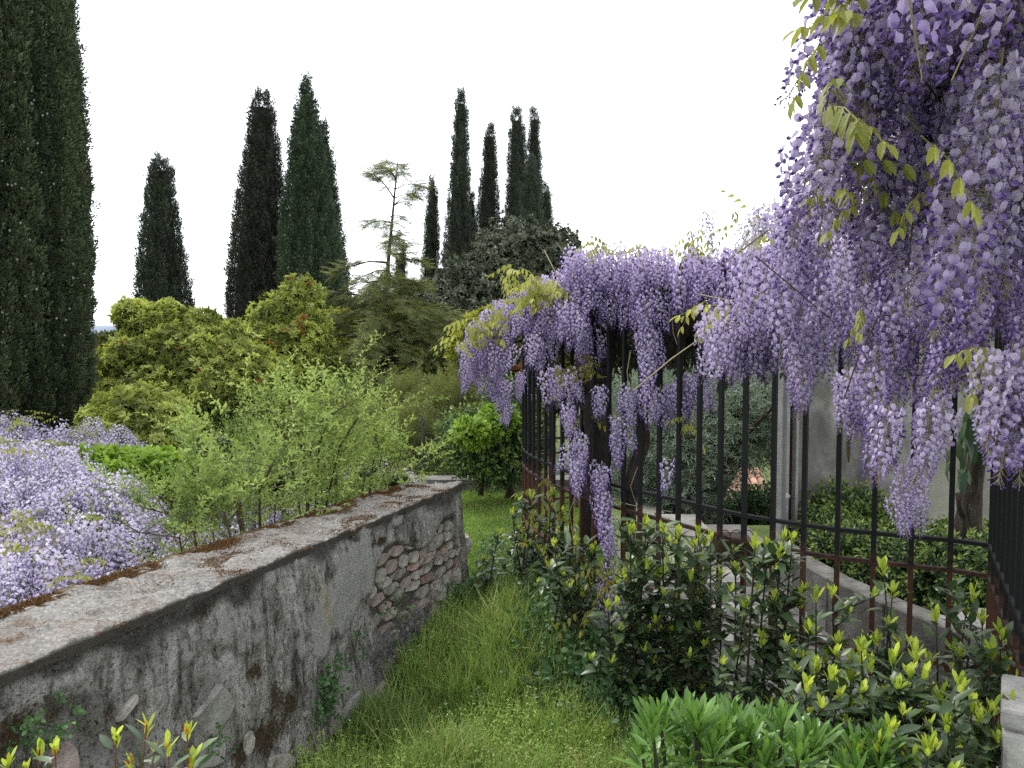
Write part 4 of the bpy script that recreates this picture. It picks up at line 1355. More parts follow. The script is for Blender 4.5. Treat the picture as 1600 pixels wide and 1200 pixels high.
def flat_rail(path, z, wd, ht, off=0.0):
    mb = MB()
    P = [Vector((x, y, 0)) for x, y in path]
    vs, fs = [], []
    for i, q in enumerate(P):
        t = (P[min(i + 1, len(P) - 1)] - P[max(i - 1, 0)]).normalized()
        nrm = Vector((t.y, -t.x, 0))
        for (a_, b_) in ((-wd / 2, -ht / 2), (wd / 2, -ht / 2), (wd / 2, ht / 2), (-wd / 2, ht / 2)):
            vs.append(q + nrm * (a_ + off) + Vector((0, 0, z + b_)))
    for i in range(len(P) - 1):
        for k in range(4):
            fs.append((i * 4 + k, i * 4 + (k + 1) % 4, (i + 1) * 4 + (k + 1) % 4, (i + 1) * 4 + k))
    fs += [(3, 2, 1, 0), tuple((len(P) - 1) * 4 + k for k in range(4))]
    mb.add(vs, fs)
    return mb
def bar_mesh(h, wd):
    mb = MB()
    mb.box(-wd / 2, wd / 2, -wd / 2, wd / 2, 0, h)
    # spear tip
    b = len(mb.v)
    mb.add([(-wd / 2, -wd / 2, h + .002), (wd / 2, -wd / 2, h + .002), (wd / 2, wd / 2, h + .002), (-wd / 2, wd / 2, h + .002), (0, 0, h + .05)], [(0, 1, 4), (1, 2, 4), (2, 3, 4), (3, 0, 4)])
    return mb.mesh('bar', M_iron)
def iron_fence(label, path, skip_first=False, ztop=2.12, zbot=.32):
    root = thing('iron_fence', label, 'iron fence', (path[0][0], path[0][1], zbot), 'iron fence round the house garden')
    bars = resample(path, .144)
    bm = bar_mesh(ztop - zbot, .0205)
    for i in range(len(bars)):
        if skip_first and i == 0:
            continue
        t = bars[min(i + 1, len(bars) - 1)] - bars[max(i - 1, 0)]
        copy_part('bar', bm, Matrix.Translation((bars[i][0], bars[i][1], zbot)) @ Matrix.Rotation(math.atan2(t[1], t[0]), 4, 'Z'), root)
    fine = resample(path, .072)
    for z_, ht_ in ((.94, .016), (.815, .016), (2.02, .018), (.42, .018)):
        obj('rail', flat_rail(fine, z_, .026, ht_).mesh('rail', M_iron), root)
    return root
iron_fence('curved black iron fence with rusty lower bars under the wisteria, facing the grass', FP)
DP = [FP[0]] + [(FP[0][0] - .444 * u, FP[0][1] - .896 * u) for u in (.5, 1.0, 1.40)]
iron_fence('straight black iron fence side running in from the curved fence corner', DP, True)
# low stone footing under the fence, stepping into a pier near the camera
M_footing = rough_mat('footing_stone', [(.10, .098, .09), (.19, .185, .17), (.30, .29, .27)], 7, .9, .4, 60)
M_pier = rough_mat('pier_stone', [(.20, .195, .18), (.36, .35, .33), (.47, .46, .44)], 7, .9, .4, 60)
pier = thing('stone_pier', 'pale weathered stone pier at the frame edge beside the laurels', 'stone pier', (1.40, 1.92, -.19))
PM = Matrix(((.85, .527, 0, 1.198), (-.527, .85, 0, 1.90), (0, 0, 1, 0), (0, 0, 0, 1)))
mb = MB()
mb.box(.0, .30, .0, .24, -.28, .805, M=PM)
o = obj('shaft', mb.mesh('shaft', M_pier), pier)
bv = o.modifiers.new('edge', 'BEVEL'); bv.width = .012; bv.segments = 2
mb = MB()
mb.box(-.004, .304, -.004, .244, .8075, .862, M=PM)
o = obj('cap', mb.mesh('cap', M_pier), pier)
bv = o.modifiers.new('edge', 'BEVEL'); bv.width = .01; bv.segments = 2
foot = thing('stone_footing', 'low mossy stone footing under the curved iron fence', 'low wall', (1.0, 3.9, 0))
mb = flat_rail(resample(FP, .1), -.06, .18, .40)
obj('kerb_course', mb.mesh('kerb_course', M_footing), foot)
mb = flat_rail([(1.93, 3.21), (1.70, 2.75), (1.60, 2.5)], .028, .20, .43, 0)
obj('side_course', mb.mesh('side_course', M_footing), foot)

# ------------------------------------------------------------------ house garden behind the fence
M_render = rough_mat('grey_render', [(.05, .049, .044), (.12, .117, .105), (.26, .255, .235)], 2.6, .95, .5, 55, detail=10)
M_render2 = rough_mat('ochre_render', [(.12, .116, .095), (.22, .213, .175), (.31, .30, .25)], 2.2, .95, .4, 50, detail=10)
M_jamb = rough_mat('jamb_stone', [(.22, .215, .20), (.36, .355, .335)], 5, .85, .3, 60)
M_darkwood = rough_mat('dark_wood', [(.012, .009, .007), (.035, .025, .018)], 12, .7, .3, 40)
house = thing('house', 'grey rendered house wall with pale stone door jamb behind the fence', 'house', (2.4, 6.2, .1))
def oblique_wall(name, A, Bp, z0, z1, th, mat, par, holes=None):
    A, Bp = Vector((*A, 0)), Vector((*Bp, 0))
    t = (Bp - A).normalized()
    nrm = Vector((-t.y, t.x, 0))
    L = (Bp - A).length
    mb = MB()
    Mx = Matrix(((t.x, nrm.x, 0, A.x), (t.y, nrm.y, 0, A.y), (0, 0, 1, 0), (0, 0, 0, 1)))
    mb.box(0, L, 0, th, z0, z1, M=Mx)
    return obj(name, mb.mesh(name, mat), par)
oblique_wall('dark_wall', (2.13, 6.05), (3.42, 6.75), -.2, 2.25, .07, M_render, house)  # both house walls carried up out of view to shade the garden
oblique_wall('pale_wall', (3.423, 6.752), (6.6, 8.0), -.2, 4.4, .35, M_render2, house)
oblique_wall('jamb', (2.015, 5.88), (2.07, 5.905), -.2, 1.95, .10, M_jamb, house)
oblique_wall('jamb', (2.13, 5.935), (2.155, 5.948), -.2, 1.40, .10, M_jamb, house)
oblique_wall('door', (2.072, 5.95), (2.128, 5.975), -.2, 1.30, .06, M_darkwood, house)
mb = MB()
mb.tube([(2.005, 5.83, -.1), (2.005, 5.83, 1.95)], .018, 8)
obj('downpipe', mb.mesh('downpipe', rough_mat('grey_metal', [(.13, .14, .145), (.20, .21, .215)], 5, .5, .05)), house)
mb = MB()
mb.tube([(2.005, 5.84, .60), (2.05, 5.86, .62)], .022, 6)
obj('pipe_bracket', mb.mesh('pipe_bracket', M_jamb), house)

# paving inside the fence, each slab a part
M_slab = rough_mat('paving_slab', [(.13, .125, .115), (.22, .215, .20), (.31, .30, .28)], 5, .85, .4, 50)
path = structure(obj('garden_path', grid_mesh('garden_path', np.linspace(.55, 2.1, 8), np.linspace(3.6, 8.6, 20), lambda X, Y: gz(X, Y) + .006, rough_mat('path_mortar', [(.12, .115, .105), (.22, .21, .2)], 12, .95, .4))))
path['label'] = 'stone paved path inside the iron fence'
pr = random.Random(5)
yy = 3.75
while yy < 8.3:
    h = pr.uniform(.3, .45)
    xx = .75
    while xx < 1.72:
        wd = pr.uniform(.25, .42)
        mb = MB()
        z_ = float(gz(xx, yy)) + .01
        mb.add([(xx + pr.uniform(.0, .02), yy + pr.uniform(.0, .02), 0), (xx + wd - pr.uniform(.01, .03), yy + pr.uniform(0, .02), 0), (xx + wd - pr.uniform(.01, .03), yy + h - pr.uniform(.01, .03), 0), (xx + pr.uniform(.0, .02), yy + h - pr.uniform(.01, .03), 0)], [(0, 1, 2, 3)])
        q = [Vector(v_) for v_ in mb.v]
        mb = MB()
        top = [(v_.x, v_.y, z_ + .022 + pr.uniform(-.004, .004)) for v_ in q]
        bot = [(v_.x, v_.y, z_ - .03) for v_ in q]
        mb.add(bot + top, [(4, 5, 6, 7), (0, 1, 5, 4), (1, 2, 6, 5), (2, 3, 7, 6), (3, 0, 4, 7)])
        obj('paving_slab', mb.mesh('paving_slab', M_slab), path)
        xx += wd
    yy += h

# kerb wall of the inner bed
M_kerb = rough_mat('kerb_stone_grey', [(.055, .053, .048), (.12, .116, .106), (.22, .215, .2)], 7, .9, .5, 60)
kerb = thing('bed_kerb', 'low grey stone kerb edging the shrub bed behind the fence', 'kerb', (1.95, 4.6, .1))
kp = [(1.84, 5.6), (1.845, 5.14), (1.90, 4.72), (2.02, 4.25), (2.17, 3.86), (2.30, 3.6)]
for i in range(len(kp) - 1):
    seg = [(Vector(kp[i]).lerp(Vector(kp[i + 1]), f_)) for f_ in (.006, .5, .994)]
    ob = obj('kerb_stone', flat_rail([tuple(q) for q in seg], .17, .15, .34, -.07).mesh('kerb_stone', M_kerb), kerb)
    bv = ob.modifiers.new('edge', 'BEVEL'); bv.width = .008; bv.segments = 1
# carved round stone basin at the end of the kerb
basin = thing('stone_basin', 'worn pale round stone basin on the kerb end by the fence corner', 'stone basin', (2.20, 3.62, .1))
def lathe(profile, sides=20):
    mb = MB()
    vs, fs = [], []
    for (r_, z_) in profile:
        for k in range(sides):
            an = 2 * math.pi * k / sides
            vs.append((r_ * math.cos(an), r_ * math.sin(an), z_))
    for i in range(len(profile) - 1):
        for k in range(sides):
            k2 = (k + 1) % sides
            fs.append((i * sides + k, i * sides + k2, (i + 1) * sides + k2, (i + 1) * sides + k))
    mb.add(vs, fs)
    return mb
mb = lathe([(.001, .0), (.10, .0), (.11, .18), (.09, .22), (.13, .30), (.15, .345), (.15, .375), (.135, .385), (.12, .36), (.001, .335)])
o = obj('bowl', mb.mesh('bowl', M_paleStone, True), basin, world=False)

# tile-roofed outhouse further down
M_tile = rough_mat('clay_tile', [(.20, .13, .09), (.34, .20, .14), (.42, .34, .26)], 3, .85, .4, 30)
M_outwall = rough_mat('outhouse_wall', [(.16, .15, .13), (.26, .25, .22)], 3, .9, .3)
oY = 17.0
oc = at(1150, 760, oY)
og = float(gz(oc.x, oY))
outh = thing('outhouse', 'small outhouse with curved clay roof tiles glimpsed between the fence bars', 'outhouse', (oc.x, oY, og))
x0, x1 = at(1085, 760, oY).x, at(1210, 760, oY).x
ze, zr = at(1150, 785, oY).z, at(1150, 738, oY + .9).z
mb = MB()
mb.box(x0 + .05, x1 - .05, oY + .25, oY + 2.0, og - .3, ze - .06)
obj('wall', mb.mesh('wall', M_outwall), outh)
mb = MB()
mb.box(x0 + .35, x1 - .3, oY + .215, oY + .247, og, ze - .14)
obj('dark_opening_panel', mb.mesh('dark_opening_panel', M_core), outh)  # flat panel on the wall, doorway shade put into its colour
mb = MB()
mb.add([(x0, oY, ze - .03), (x1, oY, ze - .03), (x1, oY + .95, zr - .03), (x0, oY + .95, zr - .03), (x0, oY + 2.1, ze), (x1, oY + 2.1, ze)], [(0, 1, 2, 3), (3, 2, 5, 4)])
obj('roof_deck', mb.mesh('roof_deck', M_darkwood), outh)
def tile_mesh(flip=False):
    mb = MB()
    vs, fs = [], []
    for j, (y_, r_) in enumerate(((0, .085), (.36, .068))):
        for k in range(7):
            an = math.pi * k / 6
            vs.append((r_ * math.cos(an), y_, r_ * .8 * math.sin(an)))
    for k in range(6):
        fs.append((k, k + 1, 8 + k, 7 + k))
    fs.append((0, 1, 2, 3, 4, 5, 6))
    mb.add(vs, fs)
    return mb.mesh('roof_tile', M_tile)
tm = tile_mesh()
pitch_ = math.atan2(zr - ze, .95)
ncol = int((x1 - x0) / .17)
for i in range(ncol):
    for j in range(4):
        f_ = j / 4
        M_ = Matrix.Translation((x0 + .1 + i * .17 + rd.uniform(-.008, .008), oY + .95 * f_ - .03, ze + (zr - ze) * f_ + rd.uniform(0, .012) + .01 * (1 - f_ * 0))) @ Matrix.Rotation(pitch_ - .03, 4, 'X') @ Matrix.Rotation(rd.uniform(-.04, .04), 4, 'Z')
        copy_part('roof_tile', tm, M_, outh)
for i in range(int((x1 - x0) / .30)):
    M_ = Matrix.Translation((x0 + .02 + i * .30, oY + .97, zr + .0)) @ Matrix.Rotation(-math.pi / 2, 4, 'Z') @ Matrix.Scale(1.0, 4)
    copy_part('roof_tile', tm, M_, outh)
bushy_tree('ivy_bush', 'ivy covered bush below the tiled outhouse roof', 'ivy bush', 'ivy', [B(1170, 815, 9.0, 40, 26), B(1185, 800, 9.0, 26, 24), B(1150, 830, 9, 30, 20)], 700, 1.2, None, .04)
# dark wooden tub with a wire arch on it
tub = thing('wooden_tub', 'dark wooden planter box inside the fence with a rusty wire arch', 'planter', (1.62, 5.9, .1))
mb = MB()
mb.box(1.52, 1.78, 5.78, 6.05, .08, .30)
obj('box', mb.mesh('box', M_darkwood), tub)
mb = MB()
for k in range(3):
    cx_ = 1.565 + .085 * k
    mb.tube([(cx_ + .05 * math.cos(a_), 5.80, .30 + .075 * math.sin(a_)) for a_ in np.linspace(0, math.pi, 9)], .004, 4, cap=False)
obj('wire_arch', mb.mesh('wire_arch', M_iron), tub)
tb2 = bpy.data.objects

# olive tree, inner hedge shrubs, leaning tree
bushy_tree('olive_tree', 'grey-green olive tree with fine leaves behind the curved fence', 'olive tree', 'olive', [B(1095, 660, 8.6, 82, 62), B(1060, 720, 8.4, 60, 60), B(1170, 640, 8.8, 70, 55), B(1040, 640, 8.8, 60, 50), B(1045, 780, 8.3, 52, 45), B(1235, 600, 8.7, 40, 40), B(1000, 700, 8.6, 45, 60), B(1260, 580, 7.4, 30, 34)], 6200, 1.05, None, .08, base=(2.0, 8.7), core=.5, up=.2, tb=.35)
bushy_tree('round_bush', 'rounded bush with yellow-green top against the grey house wall', 'bush', 'hedge', [B(1325, 815, 6.0, 48, 36), B(1300, 840, 5.9, 40, 34), B(1355, 835, 5.9, 36, 34)], 1300, .85, None, .03, tb=.15)
bushy_tree('bed_shrub', 'wide dark leafy shrub filling the bed behind the kerb', 'shrub', 'hedge', [B(1345, 890, 5.2, 55, 50), B(1420, 900, 4.9, 60, 50), B(1490, 915, 4.7, 55, 52), B(1550, 920, 4.6, 50, 55), B(1440, 860, 5.3, 60, 26), B(1530, 870, 5.1, 50, 26), B(1310, 860, 5.5, 36, 30)], 3600, .8, None, .03, tb=-.25)
lt = thing('leaning_tree', 'dark gnarled tree trunk with drooping glossy leaves by the pale wall', 'tree', (2.83, 4.9, .1))
mb = MB()
mb.tube([at(1522, 900, 4.9), at(1512, 820, 4.9), at(1520, 760, 4.9), at(1530, 690, 4.9), at(1540, 600, 4.9), at(1530, 520, 4.9)], [.075, .08, .055, .05, .045, .03], 9)
mb.tube([at(1512, 820, 4.9), at(1500, 790, 4.85), at(1497, 770, 4.85)], [.03, .022, .018], 6)
obj('trunk', mb.mesh('trunk', M_bark, True), lt)
lr = random.Random(4)
for k in range(46):
    px, py = lr.choice([(1525, 650), (1510, 690), (1500, 715), (1535, 640), (1515, 670), (1545, 690)])
    p = at(px + lr.uniform(-18, 18), py + lr.uniform(-18, 18), 4.8 + lr.uniform(-.15, .1))
    a_ = lr.uniform(0, 6.28)
    copy_part('leaf', lr.choice(LOQUAT), smat(frame((math.cos(a_) * .6, math.sin(a_) * .6, -.5 - lr.random()), (math.cos(a_), math.sin(a_), .6), p), lr.uniform(.7, 1.1)), lt, lr.random())

# border wall with wire fence beyond the lawn
bw = thing('border_wall', 'low stone border wall with wire netting across the far lawn', 'border wall', (0, 8.75, .08))
mb = MB()
mb.box(-1.1, 1.2, 8.7, 8.95, -.6, .20)
o = obj('wall', mb.mesh('wall', M_stone), bw)
mb = MB()
mb.box(-1.12, 1.22, 8.68, 8.97, .203, .25)
obj('coping', mb.mesh('coping', M_footing), bw)
pm = MB(); pm.tube([(0, 0, 0), (0, 0, .75)], .012, 6)
pmesh = pm.mesh('post', rough_mat('green_post', [(.03, .05, .04), (.05, .07, .06)], 5, .6, .1))
for x_ in (-1.0, -.42, .16, .74, 1.15):
    copy_part('post', pmesh, Matrix.Translation((x_, 8.82, .2)), bw)
mb = MB()
for k in range(9):
    z_ = .3 + k * .075
    mb.tube([(-1.05, 8.825, z_), (1.18, 8.825, z_)], .0016, 3, cap=False)
for k in range(30):
    x_ = -1.05 + k * .075
    mb.tube([(x_, 8.828, .26), (x_, 8.828, .92)], .0013, 3, cap=False)
obj('netting', mb.mesh('netting', pmesh.materials[0]), bw, kind='stuff')

# ------------------------------------------------------------------ wisteria
def poly_in(px, py, poly):
    n = len(poly); c = False; j = n - 1
    for i in range(n):
        xi, yi = poly[i]; xj, yj = poly[j]
        if ((yi > py) != (yj > py)) and px < (xj - xi) * (py - yi) / (yj - yi) + xi:
            c = not c
        j = i
    return c
wr = random.Random(77)
def fill(poly, n, Y0, Y1, flat=None):
    xs_ = [q[0] for q in poly]; ys_ = [q[1] for q in poly]
    out = []
    while len(out) < n:
        x, y = wr.uniform(min(xs_), max(xs_)), wr.uniform(min(ys_), max(ys_))
        if poly_in(x, y, poly):
            Y = (Y0(x, y) if callable(Y0) else Y0) + wr.random() * ((Y1(x, y) - Y0(x, y)) if callable(Y0) else (Y1 - Y0))
            out.append(at(x, y, Y))
    return out
def hang(root, pts, meshes, smin, smax, name='flower_raceme', tilt=.18, tint=(.3, .7), limit=None):
    for p in pts:
        a_ = wr.uniform(0, 6.28)
        M_ = Matrix.Translation(p) @ Euler((wr.gauss(0, tilt), wr.gauss(0, tilt), a_)).to_matrix().to_4x4()
        copy_part(name, wr.choice(meshes), smat(M_, wr.uniform(smin, smax)), root, wr.uniform(*tint))
def hang_stuff(root, pts, key, smin, smax, tint=(.3, .7), tilt=.2, name='flower_racemes'):
    rot = np.array([(wr.gauss(0, tilt), wr.gauss(0, tilt), wr.uniform(0, 6.28)) for _ in pts])
    scatter(name, key, [tuple(p) for p in pts], None, np.array([wr.uniform(smin, smax) for _ in pts]), np.array([wr.uniform(*tint) for _ in pts]), root, rot=rot)
def put_wleaf(root, px, py, Y, s, az=None, n=1, meshes=None, jit=14):
    for _ in range(n):
        p = at(px + wr.uniform(-jit, jit), py + wr.uniform(-jit, jit), Y + wr.uniform(-.08, .08))
        a_ = wr.uniform(0, 6.28) if az is None else az + wr.uniform(-.6, .6)
        d = Vector((math.cos(a_), math.sin(a_), wr.uniform(-.5, .35)))
        copy_part('leaf', wr.choice(meshes or WLEAF), smat(frame(d, (0, 0, 1), p), s * wr.uniform(.75, 1.15)), root, wr.uniform(.2, .95))

# --- vine over the curved fence
wf = thing('wisteria_vine', 'purple wisteria vine draped over the curved iron fence', 'wisteria', (.50, 4.78, .1), 'flowering wisteria vines')
mb = MB()
mb.tube([at(930, 850, 4.85), at(926, 780, 4.85), at(934, 700, 4.8), at(925, 640, 4.85), at(940, 570, 4.8), at(955, 520, 4.85), at(950, 470, 4.8), at(975, 440, 4.75)], [.085, .078, .07, .075, .07, .075, .065, .05], 9)
mb.tube([at(940, 570, 4.8), at(915, 510, 4.9), at(880, 490, 5.1), at(830, 485, 5.5), at(790, 490, 5.8)], [.06, .055, .05, .04, .03], 7)
obj('trunk', mb.mesh('trunk', M_vine, True), wf)
mb = MB()
mb.tube([at(988, 860, 4.5), at(982, 800, 4.5), at(990, 740, 4.48), at(1006, 690, 4.45), at(1002, 640, 4.45), at(1022, 580, 4.4), at(1050, 530, 4.3), at(1085, 495, 4.2), at(1140, 480, 4.05), at(1200, 470, 3.9), at(1280, 470, 3.7)], [.042, .040, .042, .038, .040, .045, .055, .06, .05, .045, .04], 8)
mb.tube([at(1050, 530, 4.3), at(1055, 480, 4.35), at(1040, 440, 4.4)], [.05, .05, .03], 7)
obj('stem', mb.mesh('stem', M_vine, True), wf)
mb = MB()
mb.tube([at(900, 480, 4.95), at(960, 490, 4.75), at(1020, 500, 4.5), at(1090, 500, 4.25), at(1180, 495, 3.95), at(1300, 490, 3.6), at(1420, 490, 3.3)], [.045, .05, .045, .05, .045, .04, .03], 7)
mb.tube([at(960, 490, 4.8), at(1000, 440, 4.7), at(1080, 420, 4.5), at(1170, 410, 4.2)], [.035, .03, .028, .02], 6)
obj('limb', mb.mesh('limb', M_vine, True), wf)
mb = MB()
for poly, Y in [([(958, 490), (950, 560), (956, 640), (958, 700), (966, 760)], 4.6), ([(885, 620), (905, 600), (930, 590), (960, 588)], 4.7), ([(990, 610), (1050, 560), (1100, 525), (1180, 505), (1210, 500)], 3.7), ([(1040, 450), (1030, 470), (1024, 500)], 4.2), ([(1050, 490), (1052, 520), (1062, 550)], 4.2), ([(1090, 460), (1140, 470), (1170, 468), (1300, 500), (1310, 560)], 3.3), ([(985, 550), (980, 580), (982, 600)], 4.4),
                ([(898, 860), (890, 800), (905, 760)], 4.7), ([(948, 780), (990, 790), (1050, 800)], 4.4), ([(990, 860), (998, 800), (985, 760), (1000, 720)], 4.35), ([(940, 1010), (942, 950), (946, 900)], 4.3), ([(875, 440), (850, 390), (870, 380), (885, 400)], 4.9), ([(790, 420), (780, 440), (800, 470)], 5.5)]:
    P_ = [at(x, y, Y + wr.uniform(-.04, .04)) for x, y in poly]
    mb.tube(P_, [.0032 * (1 - .4 * i / len(P_)) for i in range(len(P_))], 4, cap=False)
obj('tendrils', mb.mesh('tendrils', M_paletwig, True), wf, kind='stuff')

polyA = [(880, 395), (950, 378), (1010, 385), (1100, 395), (1190, 385), (1260, 370), (1270, 420), (1160, 440), (1060, 430), (980, 420), (900, 450), (880, 430)]
polyB = [(735, 510), (760, 480), (820, 448), (870, 425), (890, 425), (905, 480), (830, 492), (780, 512), (740, 540)]
polyC = [(712, 545), (740, 515), (785, 515), (790, 545), (760, 570), (720, 565)]
polyD = [(1095, 480), (1130, 470), (1215, 470), (1250, 480), (1250, 520), (1180, 520), (1100, 520)]
polyE = [(1240, 380), (1310, 330), (1330, 470), (1250, 500)]
yA = lambda x, y: np.interp(x, [700, 800, 880, 960, 1100, 1270], [6.0, 5.5, 4.9, 4.6, 4.05, 3.45]) - .22
yA1 = lambda x, y: yA(x, y) + .5
polyA2 = [(880, 430), (1000, 430), (1060, 445), (1060, 470), (960, 470), (900, 490)]
ptsA = fill(polyA, 230, yA, yA1) + fill(polyA2, 46, yA, lambda x, y: yA(x, y) + .3) + fill(polyB, 140, yA, yA1) + fill(polyC, 34, yA, lambda x, y: yA(x, y) + .3)
ptsD = fill(polyD, 60, 2.9, 3.3) + fill(polyE, 60, 2.9, 3.4)
singles = []
for (px, py, Y, n, sx) in [(893, 585, 4.55, 4, 6), (888, 640, 4.55, 4, 8), (905, 690, 4.5, 5, 9), (897, 720, 4.5, 4, 10), (938, 730, 4.45, 5, 9), (945, 780, 4.4, 4, 8), (948, 820, 4.35, 4, 8), (1012, 480, 4.2, 7, 11), (1015, 525, 4.2, 7, 11), (1012, 560, 4.2, 4, 12), (968, 655, 4.4, 3, 5), (962, 690, 4.4, 3, 5), (938, 610, 4.5, 3, 5), (985, 610, 4.3, 5, 16), (1040, 610, 4.2, 8, 18), (1065, 600, 4.15, 7, 16), (1085, 590, 4.1, 6, 14), (960, 930, 4.2, 2, 14), (955, 890, 4.25, 3, 6), (790, 600, 5.8, 6, 14), (815, 590, 5.9, 5, 10), (770, 580, 5.8, 6, 14), (745, 570, 5.9, 4, 12), (795, 630, 5.8, 3, 7), (870, 580, 4.8, 5, 20), (850, 530, 5.0, 8, 30), (920, 520, 4.7, 6, 18), (1040, 710, 4.0, 1, 3), (895, 480, 4.6, 8, 14), (905, 500, 4.5, 6, 10)]:
    for _ in range(n):
        singles.append(at(px + wr.gauss(0, sx * .6), py + wr.gauss(0, 6), Y + wr.uniform(-.07, .07)))
wr.shuffle(ptsA)
front_cnt = 300 - len(singles) - 60
hang(wf, singles, RACEME_MID, .75, 1.1, tint=(.3, .65))
hang(wf, ptsD[:60], RACEME_MID, .85, 1.15, tint=(.1, .45))
hang(wf, ptsA[:front_cnt], RACEME_MID, .75, 1.15, tint=(.3, .8))
hang_stuff(wf, ptsA[front_cnt:] + ptsD[60:], 'raceme_mid', .75, 1.15, tint=(.3, .8))
for (px, py, Y, n) in [(850, 450, 4.75, 12), (835, 462, 4.85, 9), (870, 445, 4.7, 8), (845, 440, 4.8, 6), (800, 432, 5.3, 4), (810, 425, 5.4, 3), (735, 512, 5.5, 9), (720, 520, 5.6, 6), (760, 495, 5.4, 7), (775, 480, 5.3, 5), (925, 375, 4.5, 4), (935, 385, 4.5, 3), (1015, 390, 4.4, 3), (1075, 378, 4.2, 4), (1065, 385, 4.2, 3), (1090, 375, 4.2, 2), (1200, 362, 3.4, 4), (1190, 370, 3.4, 3), (1205, 458, 3.0, 3), (1130, 487, 3.1, 5), (1150, 480, 3.1, 4), (1115, 480, 3.2, 3), (1075, 660, 4.0, 3), (785, 440, 5.5, 3), (745, 540, 5.9, 2)]:
    put_wleaf(wf, px, py, Y, .8 if Y > 4.6 else .62, n=n)
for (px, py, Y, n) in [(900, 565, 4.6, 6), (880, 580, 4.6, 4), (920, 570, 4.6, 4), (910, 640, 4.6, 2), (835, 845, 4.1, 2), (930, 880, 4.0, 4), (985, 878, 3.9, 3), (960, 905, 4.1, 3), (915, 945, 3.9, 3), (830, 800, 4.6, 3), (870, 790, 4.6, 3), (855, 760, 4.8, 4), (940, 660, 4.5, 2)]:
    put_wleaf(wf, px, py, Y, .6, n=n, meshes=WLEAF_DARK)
dkl = []  # dark leaves and stems added to blacken the gap behind the bars
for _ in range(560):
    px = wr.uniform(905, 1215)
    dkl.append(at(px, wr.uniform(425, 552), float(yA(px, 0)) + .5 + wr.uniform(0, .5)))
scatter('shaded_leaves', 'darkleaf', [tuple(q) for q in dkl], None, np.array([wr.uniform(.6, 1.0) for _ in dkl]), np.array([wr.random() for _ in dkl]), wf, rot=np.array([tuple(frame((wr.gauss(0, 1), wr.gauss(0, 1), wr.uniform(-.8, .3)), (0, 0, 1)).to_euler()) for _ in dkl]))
tg = MB()
for _ in range(150):
    px = wr.uniform(925, 1200)
    a0 = at(px, wr.uniform(470, 555), float(yA(px, 0)) + .45 + wr.uniform(.1, .5))
    a1 = a0 + Vector((wr.gauss(0, .16), wr.gauss(0, .1), wr.gauss(0, .07)))
    tg.tube([a0, a0.lerp(a1, .5) + Vector((0, 0, .03)), a1], [.010, .008, .004], 4, cap=False)
obj('tangled_stems', tg.mesh('tangled_stems', M_vine), wf, kind='stuff')
def dry_pod():
    mb = MB()
    mb.tube([(0, 0, 0), (.004, 0, -.06), (.0, 0, -.13), (.004, 0, -.19)], [.002, .009, .010, .002], 6)
    return mb.mesh('seed_pod', M_twig, True)
pod = dry_pod()
copy_part('seed_pod', pod, Matrix.Translation(at(1326, 660, 2.3)) @ Matrix.Diagonal((.7, .7, .62, 1)), wf)
copy_part('seed_pod', pod, Matrix.Translation(at(1331, 652, 2.3)) @ Matrix.Rotation(.12, 4, 'Y') @ Matrix.Diagonal((.7, .7, .6, 1)), wf)

# --- vine hanging close to the camera over the straight fence
wn2 = thing('wisteria_vine', 'big pale lilac wisteria hanging close over the straight fence side', 'wisteria', (1.95, 2.28, .0), 'flowering wisteria vines')
mb = MB()
mb.tube([(1.95, 2.28, -.1), (1.92, 2.30, .6), (1.97, 2.34, 1.3), (1.85, 2.4, 1.9), (1.55, 2.2, 2.3), (1.2, 1.8, 2.4), (1.05, 1.45, 2.45), (.95, 1.1, 2.5)], [.06, .05, .05, .045, .04, .035, .03, .02], 8)
mb.tube([(1.85, 2.4, 1.9), (1.6, 2.7, 2.2), (1.4, 3.0, 2.2)], [.04, .03, .02], 7)
obj('trunk', mb.mesh('trunk', M_vine, True), wn2)
R1 = [(1320, -200), (1290, -60), (1340, 20), (1350, 100), (1330, 190), (1300, 255), (1420, 290), (1620, 300), (1620, -200)]
R1b = [(1420, -150), (1380, 100), (1400, 260), (1640, 320), (1640, -150)]
R2 = [(1300, 300), (1290, 380), (1310, 480), (1350, 540), (1390, 590), (1470, 590), (1500, 520), (1560, 480), (1640, 560), (1640, 300)]
R3 = [(1110, 440), (1190, 390), (1280, 330), (1320, 400), (1290, 500), (1250, 520), (1200, 480)]
R4 = [(1180, 330), (1230, 290), (1300, 280), (1300, 380), (1200, 400)]
y1 = lambda x, y: np.interp(x, [1250, 1400, 1640], [1.45, 1.15, 1.02])
p1 = fill(R1, 40, y1, lambda x, y: y1(x, y) + .35) + fill(R1b, 46, lambda x, y: y1(x, y) + .15, lambda x, y: y1(x, y) + .6)
y2 = lambda x, y: np.interp(x, [1280, 1450, 1640], [2.2, 1.75, 1.4])
p2 = fill(R2, 95, y2, lambda x, y: y2(x, y) + .5)
p3 = fill(R3, 46, 2.4, 3.0) + fill(R4, 20, 2.4, 2.9)
p4 = []
for (px, py, Y, n, sx) in [(1335, -10, 1.3, 3, 14), (1345, 45, 1.25, 3, 18), (1310, 190, 1.4, 3, 14), (1265, 225, 1.5, 1, 6), (1330, 130, 1.3, 3, 14), (1250, 545, 2.6, 3, 10), (1260, 575, 2.6, 2, 8), (1325, 590, 2.15, 3, 12), (1580, 560, 1.5, 5, 22), (1590, 600, 1.5, 3, 16), (1385, 640, 1.9, 3, 12), (1460, 640, 1.85, 3, 12)]:
    for _ in range(n):
        p4.append(at(px + wr.gauss(0, sx * .6), py + wr.gauss(0, 5), Y + wr.uniform(-.06, .06)))
